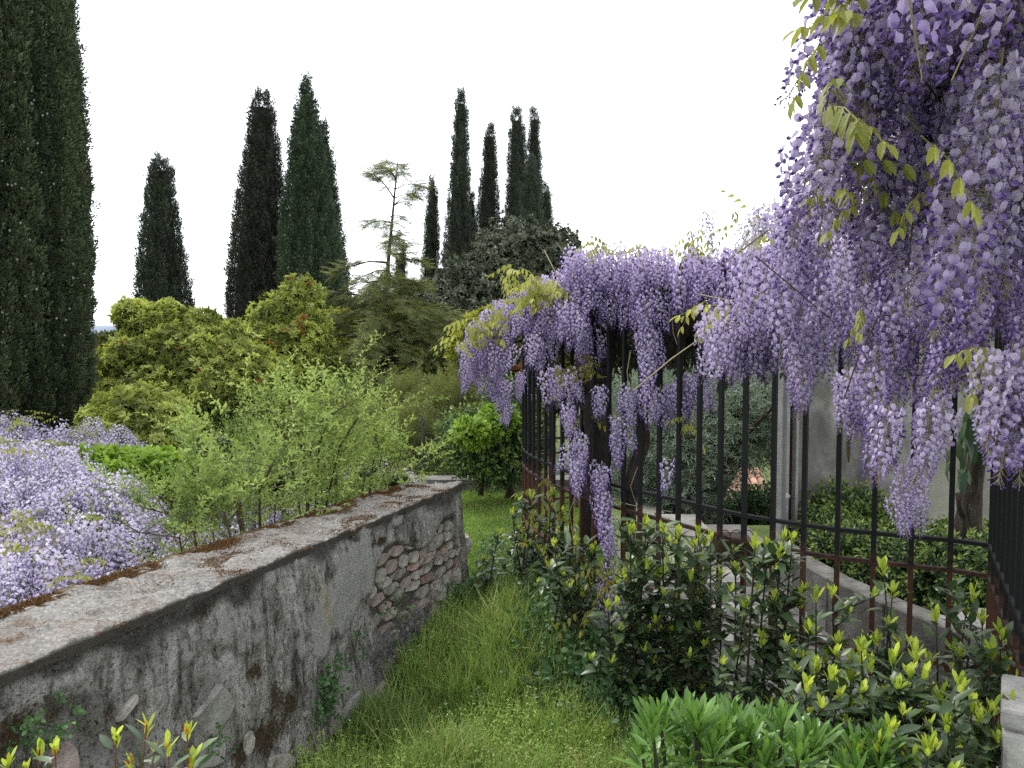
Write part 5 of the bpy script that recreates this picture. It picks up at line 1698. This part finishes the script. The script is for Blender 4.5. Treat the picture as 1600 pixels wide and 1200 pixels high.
hang(wn2, p1 + p4[:13], RACEME_HI, .8, 1.1, tint=(.0, .9))
hang(wn2, p2 + p4[13:], RACEME_HI, .65, .9, tint=(.1, .9))
for (px, py) in [(1412, 728), (1405, 755), (1394, 780), (1442, 712), (1440, 738), (1434, 768), (1425, 785)]:
    hang(wn2, [at(px, py, 1.95 + wr.uniform(-.04, .04))], RACEME_HI, .42, .52, tint=(.1, .45))
hang(wn2, p3, RACEME_MID, .85, 1.15, tint=(.1, .55))
# loose wisps at the top edge
hang(wn2, [at(1200 + q_ * 7 + wr.uniform(-16, 16), 345 - q_ * 5 + wr.uniform(-22, 22), 2.7) for q_ in range(-7, 9)], RACEME_SMALL, .35, .6, tint=(.1, .5), tilt=.5)
for (px, py, Y, n, s) in [(1300, 20, 1.25, 2, .64), (1285, 70, 1.3, 1, .6), (1350, 20, 1.15, 2, .66), (1295, 172, 1.3, 3, .7), (1310, 175, 1.32, 1, .62), (1320, 250, 1.38, 2, .5), (1335, 310, 1.5, 3, .5), (1440, 205, 1.2, 1, .5), (1450, 300, 1.3, 1, .45), (1350, 482, 2.0, 2, .5), (1545, 545, 1.6, 2, .55)]:
    put_wleaf(wn2, px, py, Y - .12, s * .95, az=wr.choice([-.5, -1.3, -2.4]), n=n, jit=10)
mb = MB()
for poly, Y in [([(1310, 60), (1350, 120), (1400, 60), (1480, 30), (1600, 20)], 1.25), ([(1280, 240), (1320, 250), (1360, 210)], 1.4), ([(1440, 120), (1500, 200), (1520, 330), (1500, 420)], 1.3), ([(1430, 480), (1480, 460), (1560, 400)], 1.7), ([(1320, 620), (1340, 560), (1370, 500), (1400, 440)], 2.0), ([(1180, 400), (1240, 450), (1310, 510)], 2.4), ([(1300, 270), (1240, 330), (1120, 420)], 2.6), ([(1500, 590), (1560, 560), (1600, 540)], 1.6), ([(1320, 255), (1330, 290), (1300, 340)], 1.5)]:
    P_ = [at(x, y, Y + wr.uniform(-.03, .03)) for x, y in poly]
    mb.tube(P_, [.0024 * (1 - .4 * i / len(P_)) for i in range(len(P_))], 4, cap=False)
obj('tendrils', mb.mesh('tendrils', M_twig, True), wn2, kind='stuff')
# tangle of stems added to shade the hanging flowers
mb = MB()
for k in range(70):
    a0 = Vector((wr.uniform(.9, 1.55), wr.uniform(1.1, 2.6), wr.uniform(1.95, 2.5)))
    a0.x = max(a0.x, .62 * a0.y + .05)
    a1 = a0 + Vector((wr.uniform(-.3, .3), wr.uniform(-.5, .5), wr.uniform(-.25, .15)))
    mb.tube([a0, a0.lerp(a1, .35) + Vector((0, 0, .04)), a0.lerp(a1, .7) + Vector((.02, .02, .03)), a1], [.005, .004, .003, .0015], 4, cap=False)
obj('shade_stems', mb.mesh('shade_stems', M_bark, True), wn2, kind='stuff')

# unseen roof of leaves and flowers added to shade the fence and bed
cp = []
for _ in range(520):
    x, y = wr.uniform(.75, 3.4), wr.uniform(.7, 5.2)
    if x < .60 * y + .18 and y < 3.3 or (y >= 3.3 and x < 2.45 - (y - 3.3) * .80):
        continue
    cp.append((x, y, 2.30 + .22 * math.sin(x * 3 + y * 2) * .5 + wr.uniform(-.1, .25) + (.25 if y < 2.4 else -.06)))
for _ in range(260):  # more added out of view to darken the near flowers
    y = wr.uniform(.8, 2.3)
    cp.append((y * wr.uniform(.42, .75) + .02, y, 1.82 + .47 * y + wr.uniform(.0, .3)))
hang_stuff(wn2, cp, 'raceme_mid', .8, 1.15, tint=(.3, .8), name='shade_roof_racemes')
cl = []
for _ in range(900):
    x, y = wr.uniform(.75, 3.6), wr.uniform(.6, 5.4)
    if x < .60 * y + .18 and y < 3.3 or (y >= 3.3 and x < 2.45 - (y - 3.3) * .80):
        continue
    cl.append((x, y, 2.42 + wr.uniform(-.1, .25) + (.25 if y < 2.4 else -.1)))
scatter('shade_roof_leaves', 'fleaf', cl, None, np.array([wr.uniform(.8, 1.3) for _ in cl]), np.array([wr.random() for _ in cl]), wn2, rot=np.array([tuple(frame((wr.gauss(0, 1), wr.gauss(0, 1), wr.uniform(-.4, .3)), (0, 0, 1)).to_euler()) for _ in cl]))

# --- wisteria spread over the lower terrace
wl = thing('wisteria_vine', 'pale wisteria in full bloom spread low over the terrace below the wall', 'wisteria', (-3.6, 5.6, -1.7), 'flowering wisteria vines')
mb = MB()
for k in range(10):
    a_ = k * .63
    q = Vector((-3.6 + math.cos(a_) * 2.0, 5.6 + math.sin(a_) * 1.6, .2))
    mb.tube([(-3.6, 5.6, -1.8), (-3.6 + math.cos(a_) * .4, 5.6 + math.sin(a_) * .4, -.6), q], [.09, .05, .02], 6, cap=False)
obj('trunk', mb.mesh('trunk', M_bark, True), wl)
def mound(x, y):
    """height of the flowering surface: a mound at the left, sinking towards the wall"""
    x, y = np.asarray(x, float), np.asarray(y, float)
    side = x / np.maximum(y, .5)                      # how far left it lies
    h = np.interp(side, [-.75, -.60, -.52, -.46, -.40, -.2], [1.0, .98, .86, .62, .46, .42]) * np.interp(y, [2.4, 4.0, 5.5, 9.5], [.52, .70, .92, 1.0])
    h = h + .40 * (fbm(np.stack([x * 1.3, y * 1.3, x * 0], 1), 3) - .5) + .34 * (fbm(np.stack([x * 3.3, y * 3.3, x * 0 + 5], 1), 2) - .5)
    return h
n = 7600
lx = rng.uniform(-8.5, -.7, n); ly = rng.uniform(2.2, 8.6, n)
bxx = wall_back_x(np.minimum(ly, 5.3))
sd_l = lx / ly
dens_l = np.interp(sd_l, [-.46, -.40, -.34], [1.0, .8, .5]) * np.interp(ly + 3 * (sd_l + .64), [6.6, 7.6], [1, .5])
dens_l = np.where(ly < 4.4, np.maximum(dens_l, .8), dens_l)
keep = (lx < bxx - .07) & (lx > -.93 * ly - 1.0) & (rng.random(n) < dens_l) & ~((ly > 5.9) & (ly < 7.6) & (lx > -.54 * ly) & (lx < -.40 * ly))
lx, ly = lx[keep], ly[keep]
lz = mound(lx, ly) - rng.random(len(lx)) ** 2 * .22 - .25 * np.clip(1 - (wall_back_x(np.minimum(ly, 5.3)) - lx) / .25, 0, 1)
g2 = .01
nx_ = -(mound(lx + .05, ly) - mound(lx - .05, ly)) / .1
ny_ = -(mound(lx, ly + .05) - mound(lx, ly - .05)) / .1
tintL = np.clip(1.5 * fbm(np.stack([lx * 1.6, ly * 1.6, lz * 0 + 4], 1), 3) + rng.normal(0, .1, len(lx)) - .35, 0, 1)
# racemes rest on the leafy roof: axis tilted outward from the slope
order = np.argsort(np.hypot(lx, ly) + 50 * (lx < -.64 * ly - .2))
near, rest = order[:300], order[300:]
def lay_rot(i):
    an = rng.uniform(0, 6.28)
    dn = Vector((nx_[i] * 1.4 + math.cos(an) * .7, ny_[i] * 1.4 + math.sin(an) * .7 - .45, -.75))
    return dn.to_track_quat('-Z', 'Y').to_euler()
for i in near:
    M_ = Matrix.Translation((lx[i], ly[i], lz[i])) @ lay_rot(i).to_matrix().to_4x4()
    copy_part('flower_raceme', wr.choice(RACEME_SMALL), smat(M_, rng.uniform(1.1, 1.6)), wl, float(tintL[i]))
scatter('flower_racemes', 'raceme_small', np.stack([lx[rest], ly[rest], lz[rest]], 1), None, rng.uniform(1.1, 1.6, len(rest)), tintL[rest], wl, rot=np.array([tuple(lay_rot(i)) for i in rest]))
# leaves in patches, and an undersurface of twigs
n = 3600
lx = rng.uniform(-8.5, -.7, n); ly = rng.uniform(2.2, 8.6, n)
keep = (lx < wall_back_x(np.minimum(ly, 5.3)) - .06) & (fbm(np.stack([lx * 2.2, ly * 2.2, lx * 0 + 9], 1), 2) > .52)
lx, ly = lx[keep], ly[keep]
d = np.stack([rng.normal(0, 1, len(lx)), rng.normal(-.4, 1, len(lx)), rng.uniform(.1, .7, len(lx))], 1)
lrot = np.array([tuple((frame(q, (0, 0, 1))).to_euler()) for q in d])
scatter('leaves', 'fleaf', np.stack([lx, ly, mound(lx, ly) + .03], 1), None, rng.uniform(.45, .8, len(lx)), rng.random(len(lx)), wl, rot=lrot)
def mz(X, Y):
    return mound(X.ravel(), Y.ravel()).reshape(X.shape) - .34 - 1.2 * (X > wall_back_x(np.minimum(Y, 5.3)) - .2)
obj('twig_mat', grid_mesh('twig_mat', np.linspace(-8.6, -.8, 80), np.linspace(2.2, 8.6, 70), mz, rough_mat('shaded_twigs', [(.02, .025, .012), (.05, .055, .03)], 9, 1.0, .8)), wl, kind='stuff')  # dark sheet under the flowers, shade between twigs put into its colour

# ------------------------------------------------------------------ laurels
lq = random.Random(99)
def laurel(label, stems, limit=300, sc=1.0, young_first=True, dens=1.0, name='laurel_shrub', group=None, leafset=None, youngset=None, twig=None, ynum=8, keyY='young1', bare=.12):
    """stems: (x, y, height, lean x, lean y). dark leaves below, pale tuft on top"""
    bx_ = sum(s[0] for s in stems) / len(stems); by_ = sum(s[1] for s in stems) / len(stems)
    g = float(gz(bx_, by_))
    root = thing(name, label, 'laurel' if name == 'laurel_shrub' else 'shrub', (bx_, by_, g), group)
    mb = MB()
    L_, Y_ = [], []
    for (x, y, h, lx_, ly_) in stems:
        z0 = float(gz(x, y)) - .05
        P_ = [Vector((x, y, z0)), Vector((x + lx_ * .3 + lq.uniform(-.02, .02), y + ly_ * .3, z0 + h * .35)), Vector((x + lx_ * .7, y + ly_ * .7, z0 + h * .7)), Vector((x + lx_, y + ly_, z0 + h))]
        mb.tube(P_, [.008 * sc, .0065 * sc, .005 * sc, .0025 * sc], 5, cap=False)
        m = int(h * 44 * dens)
        def pt(s):
            k_ = min(2, int(s * 3)); f_ = s * 3 - k_
            return P_[k_].lerp(P_[k_ + 1], f_)
        for k in range(m):
            s = bare + (1 - bare - .03) * (k + lq.random()) / m
            a_ = k * 2.4 + lq.uniform(-.5, .5)
            el = R(lq.uniform(-15, 40) + 25 * s)
            dv = Vector((math.cos(a_) * math.cos(el), math.sin(a_) * math.cos(el), math.sin(el)))
            p = pt(s) + dv * .012
            L_.append((s, smat(frame(dv, (lq.uniform(-.35, .35), lq.uniform(-.35, .35), 1), p), sc * lq.uniform(.6, 1.15) * (1 - .2 * s))))
        for k in range(int(h * 6.5 * dens + lq.random())):      # side branches
            s = lq.uniform(max(.2, bare), .92)
            a_ = lq.uniform(0, 6.28)
            p = pt(s)
            ln = lq.uniform(.08, .20) * sc
            dv = Vector((math.cos(a_), math.sin(a_), lq.uniform(.5, 1.3))).normalized()
            e_ = p + dv * ln
            mb.tube([p, p.lerp(e_, .5) + Vector((math.cos(a_), math.sin(a_), 0)) * .01, e_], [.0035, .0028, .0015], 4, cap=False)
            for q in range(9):
                f_ = .25 + .75 * q / 9
                b_ = q * 2.4 + lq.uniform(-.4, .4)
                e2 = R(lq.uniform(-5, 55))
                d2 = Vector((math.cos(b_) * math.cos(e2), math.sin(b_) * math.cos(e2), math.sin(e2)))
                L_.append((s, smat(frame(d2, (lq.uniform(-.4, .4), lq.uniform(-.4, .4), 1), p.lerp(e_, f_)), sc * lq.uniform(.5, 1.0))))
            if lq.random() < .62:
                for q in range(max(4, ynum - 2)):
                    b_ = q * 2.4
                    e2 = R(lq.uniform(35, 85))
                    d2 = Vector((math.cos(b_) * math.cos(e2), math.sin(b_) * math.cos(e2), math.sin(e2)))
                    Y_.append((s, smat(frame(d2, (-d2.x, -d2.y, .4), e_), sc * lq.uniform(.45, .95))))
        for k in range(ynum):
            a_ = k * 2.4; el = R(lq.uniform(40, 85))
            dv = Vector((math.cos(a_) * math.cos(el), math.sin(a_) * math.cos(el), math.sin(el)))
            Y_.append((1, smat(frame(dv, (-dv.x, -dv.y, .3), P_[3] + Vector((0, 0, -.03 * lq.random()))), sc * lq.uniform(.7, 1.15))))
    obj('stem', mb.mesh('stem', twig or M_darktwig, True), root)
    ys, ls = youngset or YOUNG, leafset or LAUREL
    lq.shuffle(L_)
    cnt = 0
    for (s, M_) in Y_[:limit]:
        copy_part('young_leaf', lq.choice(ys), M_, root, lq.random()); cnt += 1
    k_ = max(0, limit - cnt)
    for (s, M_) in L_[:k_]:
        copy_part('leaf', lq.choice(ls), M_, root, lq.random())
    for nm, key, rest_ in (('foliage', 'laurel1', L_[k_:]), ('young_foliage', 'young1', Y_[limit:])):
        if rest_:
            pp = [tuple(M_.to_translation()) for s, M_ in rest_]
            rr_ = np.array([tuple(M_.to_euler()) for s, M_ in rest_])
            ss = np.array([M_.to_scale()[0] for s, M_ in rest_])
            scatter(nm, key, pp, None, ss, np.array([lq.random() for _ in rest_]), root, rot=rr_)
    return root
def tops(lst, Y, zdrop=0.0):
    """stems whose tips stand at given photo pixels"""
    out = []
    for (px, py) in lst:
        y = Y + lq.uniform(-.06, .06)
        p = at(px, py, y)
        lx_, ly_ = lq.uniform(-.13, .13), lq.uniform(-.10, .10)
        bx_, by_ = p.x - lx_, p.y - ly_
        out.append((bx_, by_, p.z - float(gz(bx_, by_)) + .05, lx_, ly_))
    return out
G = 'young laurels along the fence'
laurel('bushy dark laurel at the wisteria trunk with orange-brown tips', tops([(800, 800), (830, 775), (862, 770), (880, 800), (905, 820), (850, 830), (820, 850), (780, 830)], 5.0), 260, 1.0, group=G, dens=.95)
laurel('low dark laurel under the longest hanging wisteria raceme', tops([(865, 850), (900, 850), (925, 860), (880, 900), (945, 880), (960, 905), (910, 930)], 4.3), 260, 1.0, group=G, dens=1.0)
laurel('broad dark laurel mound in front of the rusty fence bars', tops([(985, 830), (1010, 820), (1035, 830), (975, 900), (1000, 880), (1030, 900), (1060, 880), (1085, 850), (1100, 850), (950, 950), (1010, 950), (1060, 940), (1100, 930), (990, 990), (1050, 990)], 3.75), 300, 1.0, group=G, dens=1.15)
laurel('upright laurel with yellow tips before the dark planter', tops([(1060, 835), (1092, 835), (1110, 840), (1125, 900), (1150, 890), (1080, 900)], 3.6), 260, .95, group=G)
laurel('tall laurel with orange tips in front of the pale door jamb', tops([(1180, 850), (1200, 855), (1225, 840), (1238, 845), (1165, 945), (1210, 935), (1250, 945), (1190, 1000), (1240, 1000)], 3.15), 300, .92, group=G, dens=.9)
laurel('thin laurel sprays before the foot of the curved fence', tops([(1275, 935), (1300, 925), (1265, 980), (1310, 1000), (1290, 1030), (1330, 1030), (1255, 1030)], 2.9), 240, .9, group=G, dens=.6)
laurel('single tall laurel stem with bushy tip before the kerb', tops([(1380, 890), (1395, 925), (1370, 1000), (1350, 1020), (1405, 1010)], 2.7), 200, .9, group=G, dens=.55)
laurel('laurel with three bright tufts against the basin by the fence corner', tops([(1463, 965), (1520, 930), (1510, 955), (1535, 970), (1500, 1020), (1450, 1035)], 2.55), 260, .85, group=G, dens=.6)
laurel('slim laurel shoot rising by the dark straight fence', tops([(1565, 990), (1572, 1040), (1550, 1020)], 2.4), 120, .9, group=G)
laurel('low laurel full of lime-green tufts beside the long-leaved clump', tops([(1275, 1040), (1262, 1070), (1300, 1060), (1310, 1085), (1330, 1055), (1285, 1100), (1345, 1010), (1360, 1040), (1330, 1110), (1265, 1115)], 2.25), 300, .8, group=G, ynum=11)
laurel('leafy laurel with scattered lime tufts below the kerb', tops([(1395, 1030), (1420, 1055), (1430, 1020), (1390, 1090), (1445, 1060), (1470, 1090), (1405, 1120), (1370, 1140), (1440, 1120)], 2.2), 300, .85, group=G, ynum=10)
laurel('low laurel with lime tufts against the pale stone pier', tops([(1500, 1070), (1520, 1100), (1480, 1130), (1530, 1150), (1550, 1110), (1580, 1100), (1500, 1160), (1460, 1160)], 1.95), 300, .78, group=G, ynum=10)
laurel('lowest laurel with yellow tufts at the picture foot', tops([(1390, 1140), (1415, 1175), (1370, 1165), (1450, 1170), (1340, 1180), (1430, 1195)], 1.85), 220, .75, group=G, ynum=10)

# reddish young shoots close to the camera, below the wall
laurel('waxy-leaved young shrub with red stems and orange tips before the wall foot', tops([(182, 1150), (229, 1132), (262, 1165), (292, 1140), (205, 1188), (300, 1190)], 1.62), 200, .62, dens=.45, name='red_stemmed_shrub', leafset=GREYLEAF, youngset=YOUNGRED + YOUNG, twig=M_redtwig, ynum=9, bare=.5)
laurel('second waxy-leaved shoot with orange tip at the frame corner', tops([(12, 1190), (62, 1170), (85, 1165), (40, 1200)], 1.6), 120, .62, dens=.45, name='red_stemmed_shrub', leafset=GREYLEAF, youngset=YOUNGRED + YOUNG, twig=M_redtwig, ynum=8, bare=.5)

# ------------------------------------------------------------------ long-leaved pittosporum clump
pit = thing('pittosporum_shrub', 'glossy bright green long-leaved clump at the picture foot', 'shrub', (.58, 1.95, -.15))
mb = MB()
pl_ = []
pq = random.Random(8)
heads = []
for k in range(72):
    px = pq.uniform(995, 1385); Y = pq.uniform(1.72, 2.25)
    top_y = np.interp(px, [1000, 1040, 1100, 1180, 1250, 1300, 1380], [1165, 1125, 1130, 1135, 1150, 1165, 1170])
    heads.append((px, top_y + pq.uniform(-12, 60), Y))
for (px, py, Y) in heads:
    p = at(px, py, Y)
    b0 = Vector((.58 + (p.x - .58) * .5, 1.95 + (p.y - 1.95) * .5, -.2))
    mb.tube([b0, b0.lerp(p, .6) + Vector((0, 0, .05)), p], [.008, .006, .004], 5, cap=False)
    nl = pq.randint(15, 21)
    for q in range(nl):
        a_ = q * 2.4 + pq.uniform(-.3, .3)
        f_ = q / nl
        el = R(46 + 40 * f_ + pq.uniform(-16, 8))
        dv = Vector((math.cos(a_) * math.cos(el), math.sin(a_) * math.cos(el), math.sin(el)))
        pl_.append(smat(frame(dv, (-dv.x, -dv.y, .5), p + Vector((0, 0, .03 * f_ - .03))), pq.uniform(.75, 1.1) * (1 - .25 * f_)))
for (px, py, Y) in heads:
    p = at(px, py, Y)
    for q in range(9):
        a_ = q * 2.4 + pq.uniform(-.4, .4)
        el = R(pq.uniform(5, 45))
        dv = Vector((math.cos(a_) * math.cos(el), math.sin(a_) * math.cos(el), math.sin(el)))
        pl_.append(smat(frame(dv, (0, 0, 1), p + Vector((0, 0, -pq.uniform(.04, .14)))), pq.uniform(.7, 1.05)))
obj('stem', mb.mesh('stem', M_darktwig, True), pit)
pl_.sort(key=lambda M_: M_.to_translation().y - M_.to_translation().z)
for M_ in pl_[:300]:
    copy_part('leaf', pq.choice(PITTO), M_, pit, pq.random())
scatter('foliage', 'pitto1', [tuple(M_.to_translation()) for M_ in pl_[300:]], None, np.array([M_.to_scale()[0] for M_ in pl_[300:]]), np.array([pq.random() for _ in pl_[300:]]), pit, rot=np.array([tuple(M_.to_euler()) for M_ in pl_[300:]]))

# ------------------------------------------------------------------ grass, weeds, ivy
def lane_pts(n, y0, y1, x0=-1.6, x1=1.6, noise_cut=None, ns=2.0, seed=0.0):
    x = rng.uniform(x0, x1, n); y = rng.uniform(y0, y1, n)
    k = x > wall_front_x(y) + .10
    fx_ = np.interp(y, [q[1] for q in FP[:16]], [q[0] for q in FP[:16]])
    k &= x < fx_ - .05
    if noise_cut is not None:
        k &= fbm(np.stack([x * ns + seed, y * ns, x * 0], 1), 3) > noise_cut
    x, y = x[k], y[k]
    return np.stack([x, y, gz(x, y) - .005], 1)
def upright(n, s=.2):
    return np.stack([rng.normal(0, s, n), rng.normal(0, s, n), np.ones(n)], 1)
def tn(p, s, b=0.0):
    return np.clip(1.6 * fbm(p * s + 31, 3) - .3 + b + rng.normal(0, .22, len(p)), 0, 1)
p = lane_pts(19000, 2.6, 5.7)
p = p[fbm(np.stack([p[:, 0] * 5, p[:, 1] * 5, p[:, 0] * 0 + 2], 1), 3) > .36]
p = p[p[:, 1] < 6.2]
scatter('grass', 'grass', p, upright(len(p)), rng.uniform(.45, 1.3, len(p)) * np.clip(.2 + 2.2 * (fbm(p * np.array([3.2, 3.2, 0]) + 7, 3) - .1), .35, 1.8) * np.interp(p[:, 0] - wall_front_x(p[:, 1]), [.1, .4], [.6, 1]), tn(p, 1.6), label='rough green grass between the wall and the laurels', cat='grass')
p = lane_pts(9000, 3.1, 5.7, noise_cut=.50, ns=3)
scatter('tall_grass', 'tallgrass', p, upright(len(p), .3), rng.uniform(.5, 1.1, len(p)), tn(p, 1.6, .25), label='long yellowish grass stalks along the lane', cat='grass')
p = lane_pts(10000, 2.6, 5.2, noise_cut=.42, ns=2.2, seed=4)
p = p[(p[:, 1] < 3.6 + 1.5 * rng.random(len(p)))]
p[:, 2] += rng.uniform(0, .05, len(p))
scatter('weeds', 'weed', p, upright(len(p), .25), rng.uniform(.7, 1.4, len(p)), tn(p, 1.1, .2), label='lime-green carpet of tiny-leaved weeds in the lane', cat='weeds')
p = np.stack([rng.uniform(-.9, 1.4, 9000), rng.uniform(5.5, 8.7, 9000), np.zeros(9000)], 1)
p[:, 2] = gz(p[:, 0], p[:, 1]) - .004
p = p[p[:, 0] > -.62]
scatter('lawn_grass', 'lawn', p, upright(len(p), .15), rng.uniform(.7, 1.3, len(p)), tn(p, .8, .15), label='short sunlit lawn before the border wall', cat='lawn')
p = lane_pts(2200, 3.4, 5.6, noise_cut=.56, ns=3.1, seed=11)
scatter('clover', 'ivy', p, upright(len(p), .5), rng.uniform(.35, .65, len(p)), tn(p, 2, .2), label='darker patches of round-leaved clover in the lane', cat='clover')
make_units('broadweed', 3, rosette(9, .085, .034, (15, 65), False, curl=.5), M_ivy)
p = lane_pts(420, 3.2, 5.7, noise_cut=.46, ns=2.6, seed=21)
scatter('broad_weeds', 'broadweed', p, upright(len(p), .25), rng.uniform(.5, 1.25, len(p)), tn(p, 2, .3), label='broad-leaved weeds strewn through the lane grass', cat='weeds')
# dark ivy carpet under the laurels
fx_y = [q[1] for q in FP[:16]]
n = 4200
iy = rng.uniform(2.9, 5.2, n)
ix = np.interp(iy, fx_y, [q[0] for q in FP[:16]]) - np.abs(rng.normal(.30, .22, n)) - .05
k = (ix > wall_front_x(iy) + .7)
ix, iy = ix[k], iy[k]
iz = gz(ix, iy) + rng.uniform(.0, .22, len(ix)) * np.clip(1.3 - np.abs(ix - np.interp(iy, fx_y, [q[0] for q in FP[:16]]) + .3) * 1.6, .2, 1)
pI = np.stack([ix, iy, iz], 1)
scatter('ivy_ground_cover', 'ivy', pI, np.stack([rng.normal(-.5, .6, len(ix)), rng.normal(-.5, .6, len(ix)), rng.uniform(.3, 1, len(ix))], 1), rng.uniform(.65, 1.1, len(ix)), tn(pI, 3), label='dark green ivy carpet under the laurels', cat='ground cover')
# green leafy growth at the far end of the wall
n = 900
gx = rng.uniform(-.45, .35, n); gy = rng.uniform(4.9, 6.0, n)
k = gx > wall_front_x(np.minimum(gy, 5.3)) + .12
gx, gy = gx[k], gy[k]
pI = np.stack([gx, gy, gz(gx, gy) + rng.uniform(0, .12, len(gx))], 1)
scatter('low_greenery', 'ivy', pI, upright(len(gx), .6), rng.uniform(.5, .9, len(gx)), tn(pI, 3, .25), label='pale green leafy growth round the far wall end', cat='ground cover')

def ivy_plant(label, spots, n, sc=.7, group='ivy tufts on the garden wall'):
    q0 = front_pt(*wyz(*spots[0]))
    root = thing('ivy_plant', label, 'ivy', tuple(q0), group)
    pts, dirs = [], []
    mb = MB()
    P_ = []
    for (px, py) in spots:
        y, z = wyz(px, py)
        c = front_pt(y, z) + wn_ * .02
        P_.append(c)
        for _ in range(n):
            pts.append(tuple(c + wt_ * rd.gauss(0, .045) + Vector((0, 0, rd.gauss(0, .035))) + wn_ * rd.uniform(-.01, .05)))
            dirs.append(tuple(wn_ * rd.uniform(.3, 1.0) + wt_ * rd.uniform(-.8, .8) + Vector((0, 0, rd.uniform(-.6, .8)))))
    if len(P_) == 1:
        P_.append(P_[0] + Vector((0, 0, .06)))
    mb.tube(P_, .003, 4)
    obj('stem', mb.mesh('stem', M_twig), root)
    scatter('foliage', 'ivy', pts, np.array(dirs), np.array([sc * rd.uniform(.45, .85) for _ in pts]), np.array([rd.random() for _ in pts]), root)
ivy_plant('trailing ivy hanging in a column on the plaster', [(505, 1040), (510, 1055), (495, 1075), (500, 1095), (490, 1110)], 10, .75)
ivy_plant('small round ivy tuft on the blackest part of the wall', [(45, 1125), (65, 1130), (80, 1120), (30, 1135)], 7, .6)
ivy_plant('greyish ivy sprig growing from the exposed stones', [(605, 935), (600, 950), (612, 960)], 6, .55)
ivy_plant('tiny ivy tuft just above the grass beside a white stone', [(318, 1150), (320, 1165)], 6, .5)
ivy_plant('thin ivy strand beside the smooth pale plaster patch', [(560, 975), (552, 1000), (548, 1020)], 4, .5)
# a dock plant and a few broad leaves in the grass
def dock(label, px, py, Y, n=7, s=1.0):
    p = at(px, py, Y); p.z = float(gz(p.x, p.y))
    root = thing('dock_weed', label, 'weed', tuple(p), 'broad-leaved weeds in the grass')
    for k in range(n):
        a_ = k * 6.28 / n + rd.uniform(-.3, .3)
        M_ = smat(frame((math.cos(a_), math.sin(a_), rd.uniform(.5, 1.0)), (0, 0, 1), p), s * rd.uniform(1.3, 2.0))
        copy_part('leaf', DOCK[k % 3], M_, root, rd.random())
DOCK = one_leaf(.09, .034, leaf_mat('dock_leaf', (.09, .2, .04), (.24, .4, .1), trans=.35), .45)
dock('pale broad-leaved weed in the grass near the dark laurels', 835, 1010, 4.75, 7, .8)
dock('broad-leaved weed low in the lime-green carpet', 835, 1120, 3.85, 6, .7)
dock('rosette of broad leaves at the grass edge by the wall', 690, 1060, 4.3, 7, .7)
dock('bright broad leaf at the picture foot in the grass', 850, 1190, 3.5, 5, .7)
